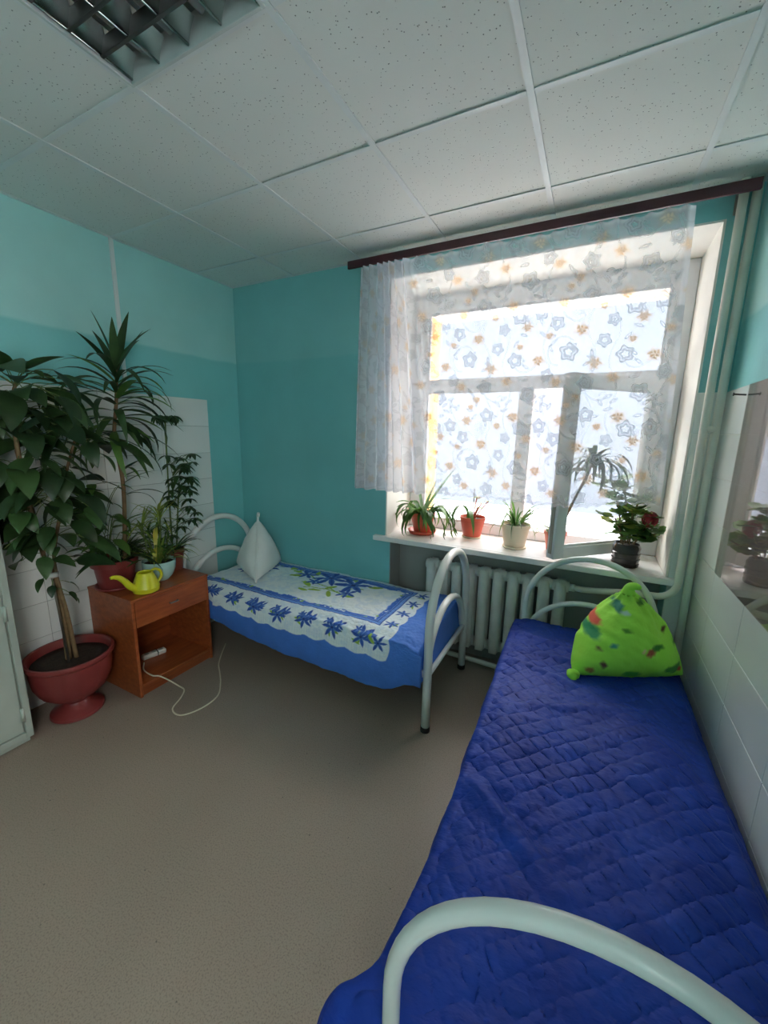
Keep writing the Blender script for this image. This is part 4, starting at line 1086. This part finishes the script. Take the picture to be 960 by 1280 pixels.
for az in (.1, -.15, .3, -.5, 3.4, -.9):
    e_ = .17; sg = spline([(.04 * math.cos(az), .04 * math.sin(az), .15), (.13 * math.cos(az), .13 * math.sin(az), .22), (.22 * math.cos(az), .20 * math.sin(az), .12), (.25 * math.cos(az), .22 * math.sin(az), .03)], 6)
    MB().tube(sg, .004, 6).build('trailing_stem', M['leaf_mid'], p1, True)
    for k in (8, 12, 16): put_leaf(p1, C1[2], sg[k], az + .6, -.9, .5, .35)
p2 = thing('potted_begonia', 'sparse flowering houseplant in a plain red pot on the sill', 'potted plant', (2.015, .285, SZ))
BOUNDS[p2.name] = on_sill
pot(p2, potprof(.062, .094, .155, .004, .018), M['pot_red']); soil(p2, .082, .135)
MB().lathe([(.065, 0), (.07, .004), (.072, .012), (.066, .012)], 24).build('saucer', M['pot_cream'], p2, True)
put_leaf(p2, C1[3], (-.02, -.02, .14), -2.0, 1.25, .2, 1.1); put_leaf(p2, C1[3], (-.03, -.03, .14), -1.3, 1.0, .2, 1.05)
put_leaf(p2, C1[1], (-.05, -.04, .14), 3.3, 1.2, .2, .7)
SLV = leaves('leaf', ovate, [(.045, .035, .3, 5)], M['leaf_pale'])
MB().tube([(.0, 0, .13), (.0, .0, .36)], .003, 6).build('support_stick', M['stem'], p2)
for (dx, dz) in ((.02, .17), (.05, .13), (.09, .15), (.03, .10)):
    MB().tube(spline([(.01, 0, .13), (dx * .6, -.01, .13 + dz * .5), (dx * 1.2, -.01, .13 + dz)], 4), .0045, 6).build('stem', M['pot_pink'], p2, True)
    for k in range(4): put_leaf(p2, SLV[0], (dx * 1.2, -.01, .13 + dz), k * 1.6 + dx * 30, r1.uniform(-.3, .5), 0, r1.uniform(.7, 1.1))
p3 = thing('potted_lily', 'grassy green houseplant in a cream ribbed pot on the sill', 'potted plant', (2.340, .165, SZ))
BOUNDS[p3.name] = on_sill
pot(p3, potprof(.066, .096, .165, .008, .028), M['pot_cream'], 48, mod=lambda i, th: 1 + (.018 * math.cos(th * 24) if 1 <= i <= 2 else 0)); soil(p3, .082, .145)
MB().lathe([(.072, 0), (.078, .004), (.08, .014), (.07, .014)], 28).build('saucer', M['pot_cream'], p3, True)
G3 = leaves('leaf', strap, [(.26, .017, 1.4), (.32, .015, 2.2), (.24, .018, .7), (.34, .014, 2.7)], M['leaf_mid'])
for i in range(48):
    az = r1.uniform(0, 6.28); put_leaf(p3, r1.choice(G3), (.025 * math.cos(az), .025 * math.sin(az), .145), az, r1.uniform(.7, 1.45), r1.uniform(-.3, .3), r1.uniform(.55, 1.1))
p4 = thing('potted_screw_pine', 'leggy rosette plant on a bare leaning stem behind open sash', 'potted plant', (2.585, .235, SZ))
BOUNDS[p4.name] = on_sill
pot(p4, potprof(.050, .072, .13, .006, .022), M['pot_pink']); soil(p4, .058, .11)
sg = spline([(0, 0, .10), (.04, -.01, .2), (.10, -.03, .38), (.15, -.05, .52), (.17, -.06, .62)], 6)
MB().tube(sg, [.010 - .003 * i / (len(sg) - 1) for i in range(len(sg))], 8).build('stem', M['stem'], p4, True)
R4 = leaves('leaf', strap, [(.25, .026, 1.6), (.28, .025, 2.2), (.24, .026, 1.0), (.28, .023, 2.8)], M['leaf_dark'])
P4P = leaves('leaf', strap, [(.20, .024, 1.9)], M['leaf_pale'])
for i in range(54):
    az = i * 2.4
    put_leaf(p4, r1.choice(R4), sg[-1] - Vector((0, 0, r1.uniform(0, .06))), az, r1.uniform(-.1, 1.0), 0, r1.uniform(.8, 1.25) * (1 if math.sin(az) < .5 else .7))
for i in range(22):
    az = r1.uniform(0, 6.28); put_leaf(p4, r1.choice(P4P + R4[:1]), (.02 * math.cos(az), .02 * math.sin(az), .11), az, r1.uniform(.5, 1.2), 0, r1.uniform(.5, .85))
p5 = thing('potted_geranium', 'geranium with dark red blooms in a dark ribbed jar on sill', 'potted plant', (2.985, .105, SZ))
BOUNDS[p5.name] = on_sill
pot(p5, [(.062, 0), (.070, .004), (.073, .02), (.069, .026), (.075, .05), (.070, .056), (.076, .082), (.070, .088), (.074, .115), (.066, .128), (.064, .135), (.060, .135), (.060, .10)], M['jar'], 32)
soil(p5, .060, .125)
def round_leaf(R):
    m = MB(); n = 20; vs = [(0, 0, 0)]
    for ring in (.55, 1.0):
        for k in range(n):
            th = -PI * .94 + 2 * PI * .94 * k / (n - 1); rr = R * ring * (1 + (.07 * math.cos(th * 7) if ring == 1 else 0))
            vs.append((R * .25 + rr * math.cos(th), rr * math.sin(th), .12 * R * ring + .04 * R * math.sin(th * 5) * ring))
    fs = [(0, 1 + k, 2 + k) for k in range(n - 1)] + [(1 + k, 1 + n + k, 2 + n + k, 2 + k) for k in range(n - 1)]
    return m.add(vs, fs)
RLf = [round_leaf(.040).mesh('leaf', M['leaf_mid'], True), round_leaf(.034).mesh('leaf', M['leaf_pale'], True), round_leaf(.046).mesh('leaf', M['leaf_gray'], True)]
stems = [((-.03, .0), (-.13, .02, .52)), ((-.01, .01), (-.05, .0, .46)), ((.01, -.01), (.0, -.01, .34)), ((.03, .0), (.10, -.01, .27)), ((.02, .02), (.16, .01, .22)), ((-.02, -.02), (-.08, -.03, .28)), ((.0, .02), (.03, .02, .40))]
for (bx, by), e_ in stems:
    sg = spline([(bx, by, .12), (bx * .6 + e_[0] * .35, by + e_[1] * .3, .12 + (e_[2] - .12) * .5), e_], 6)
    MB().tube(sg, .0045, 6).build('stem', M['stem'], p5, True)
    nl = 20 if e_[2] < .45 else 12
    for k in range(nl):
        q = sg[r1.randrange(4, len(sg))]; az = r1.uniform(0, 6.28); L_ = r1.uniform(.02, .075)
        c = q + Vector((L_ * math.cos(az), L_ * math.sin(az), r1.uniform(-.01, .04)))
        if c.x > .165: continue
        MB().tube([q, c], .0016, 5).build('petiole', M['stem_green'], p5)
        put_leaf(p5, r1.choice(RLf[:2] if c.z < .36 else [RLf[2], RLf[0]]), c, az, r1.uniform(-.4, .7), r1.uniform(-.4, .4), r1.uniform(.75, 1.2))
fc = Vector((.088, -.045, .295))
MB().tube(spline([(.02, -.01, .14), (.05, -.03, .22), fc], 4), .0025, 6).build('flower_stalk', M['stem_green'], p5, True)
pet = MB()
for k in range(5):
    th = 2 * PI * k / 5
    vs = [(0, 0, 0)] + [(.016 * (.55 + .45 * math.cos(a)) * math.cos(th) - .007 * math.sin(a) * math.sin(th), .016 * (.55 + .45 * math.cos(a)) * math.sin(th) + .007 * math.sin(a) * math.cos(th), .004) for a in np.linspace(-2.6, 2.6, 8)]
    pet.add(vs, [(0, i, i + 1) for i in range(1, 8)])
pm_ = pet.mesh('blossom', M['flower'], True)
for k in range(30):
    v_ = Vector((r1.gauss(0, 1), r1.gauss(0, 1) - .4, r1.gauss(0, 1))).normalized()
    obj('blossom', pm_, p5, fc + Vector((v_.x * .034, v_.y * .030, v_.z * .042)), v_.to_track_quat('Z', 'Y').to_euler(), 1.0)
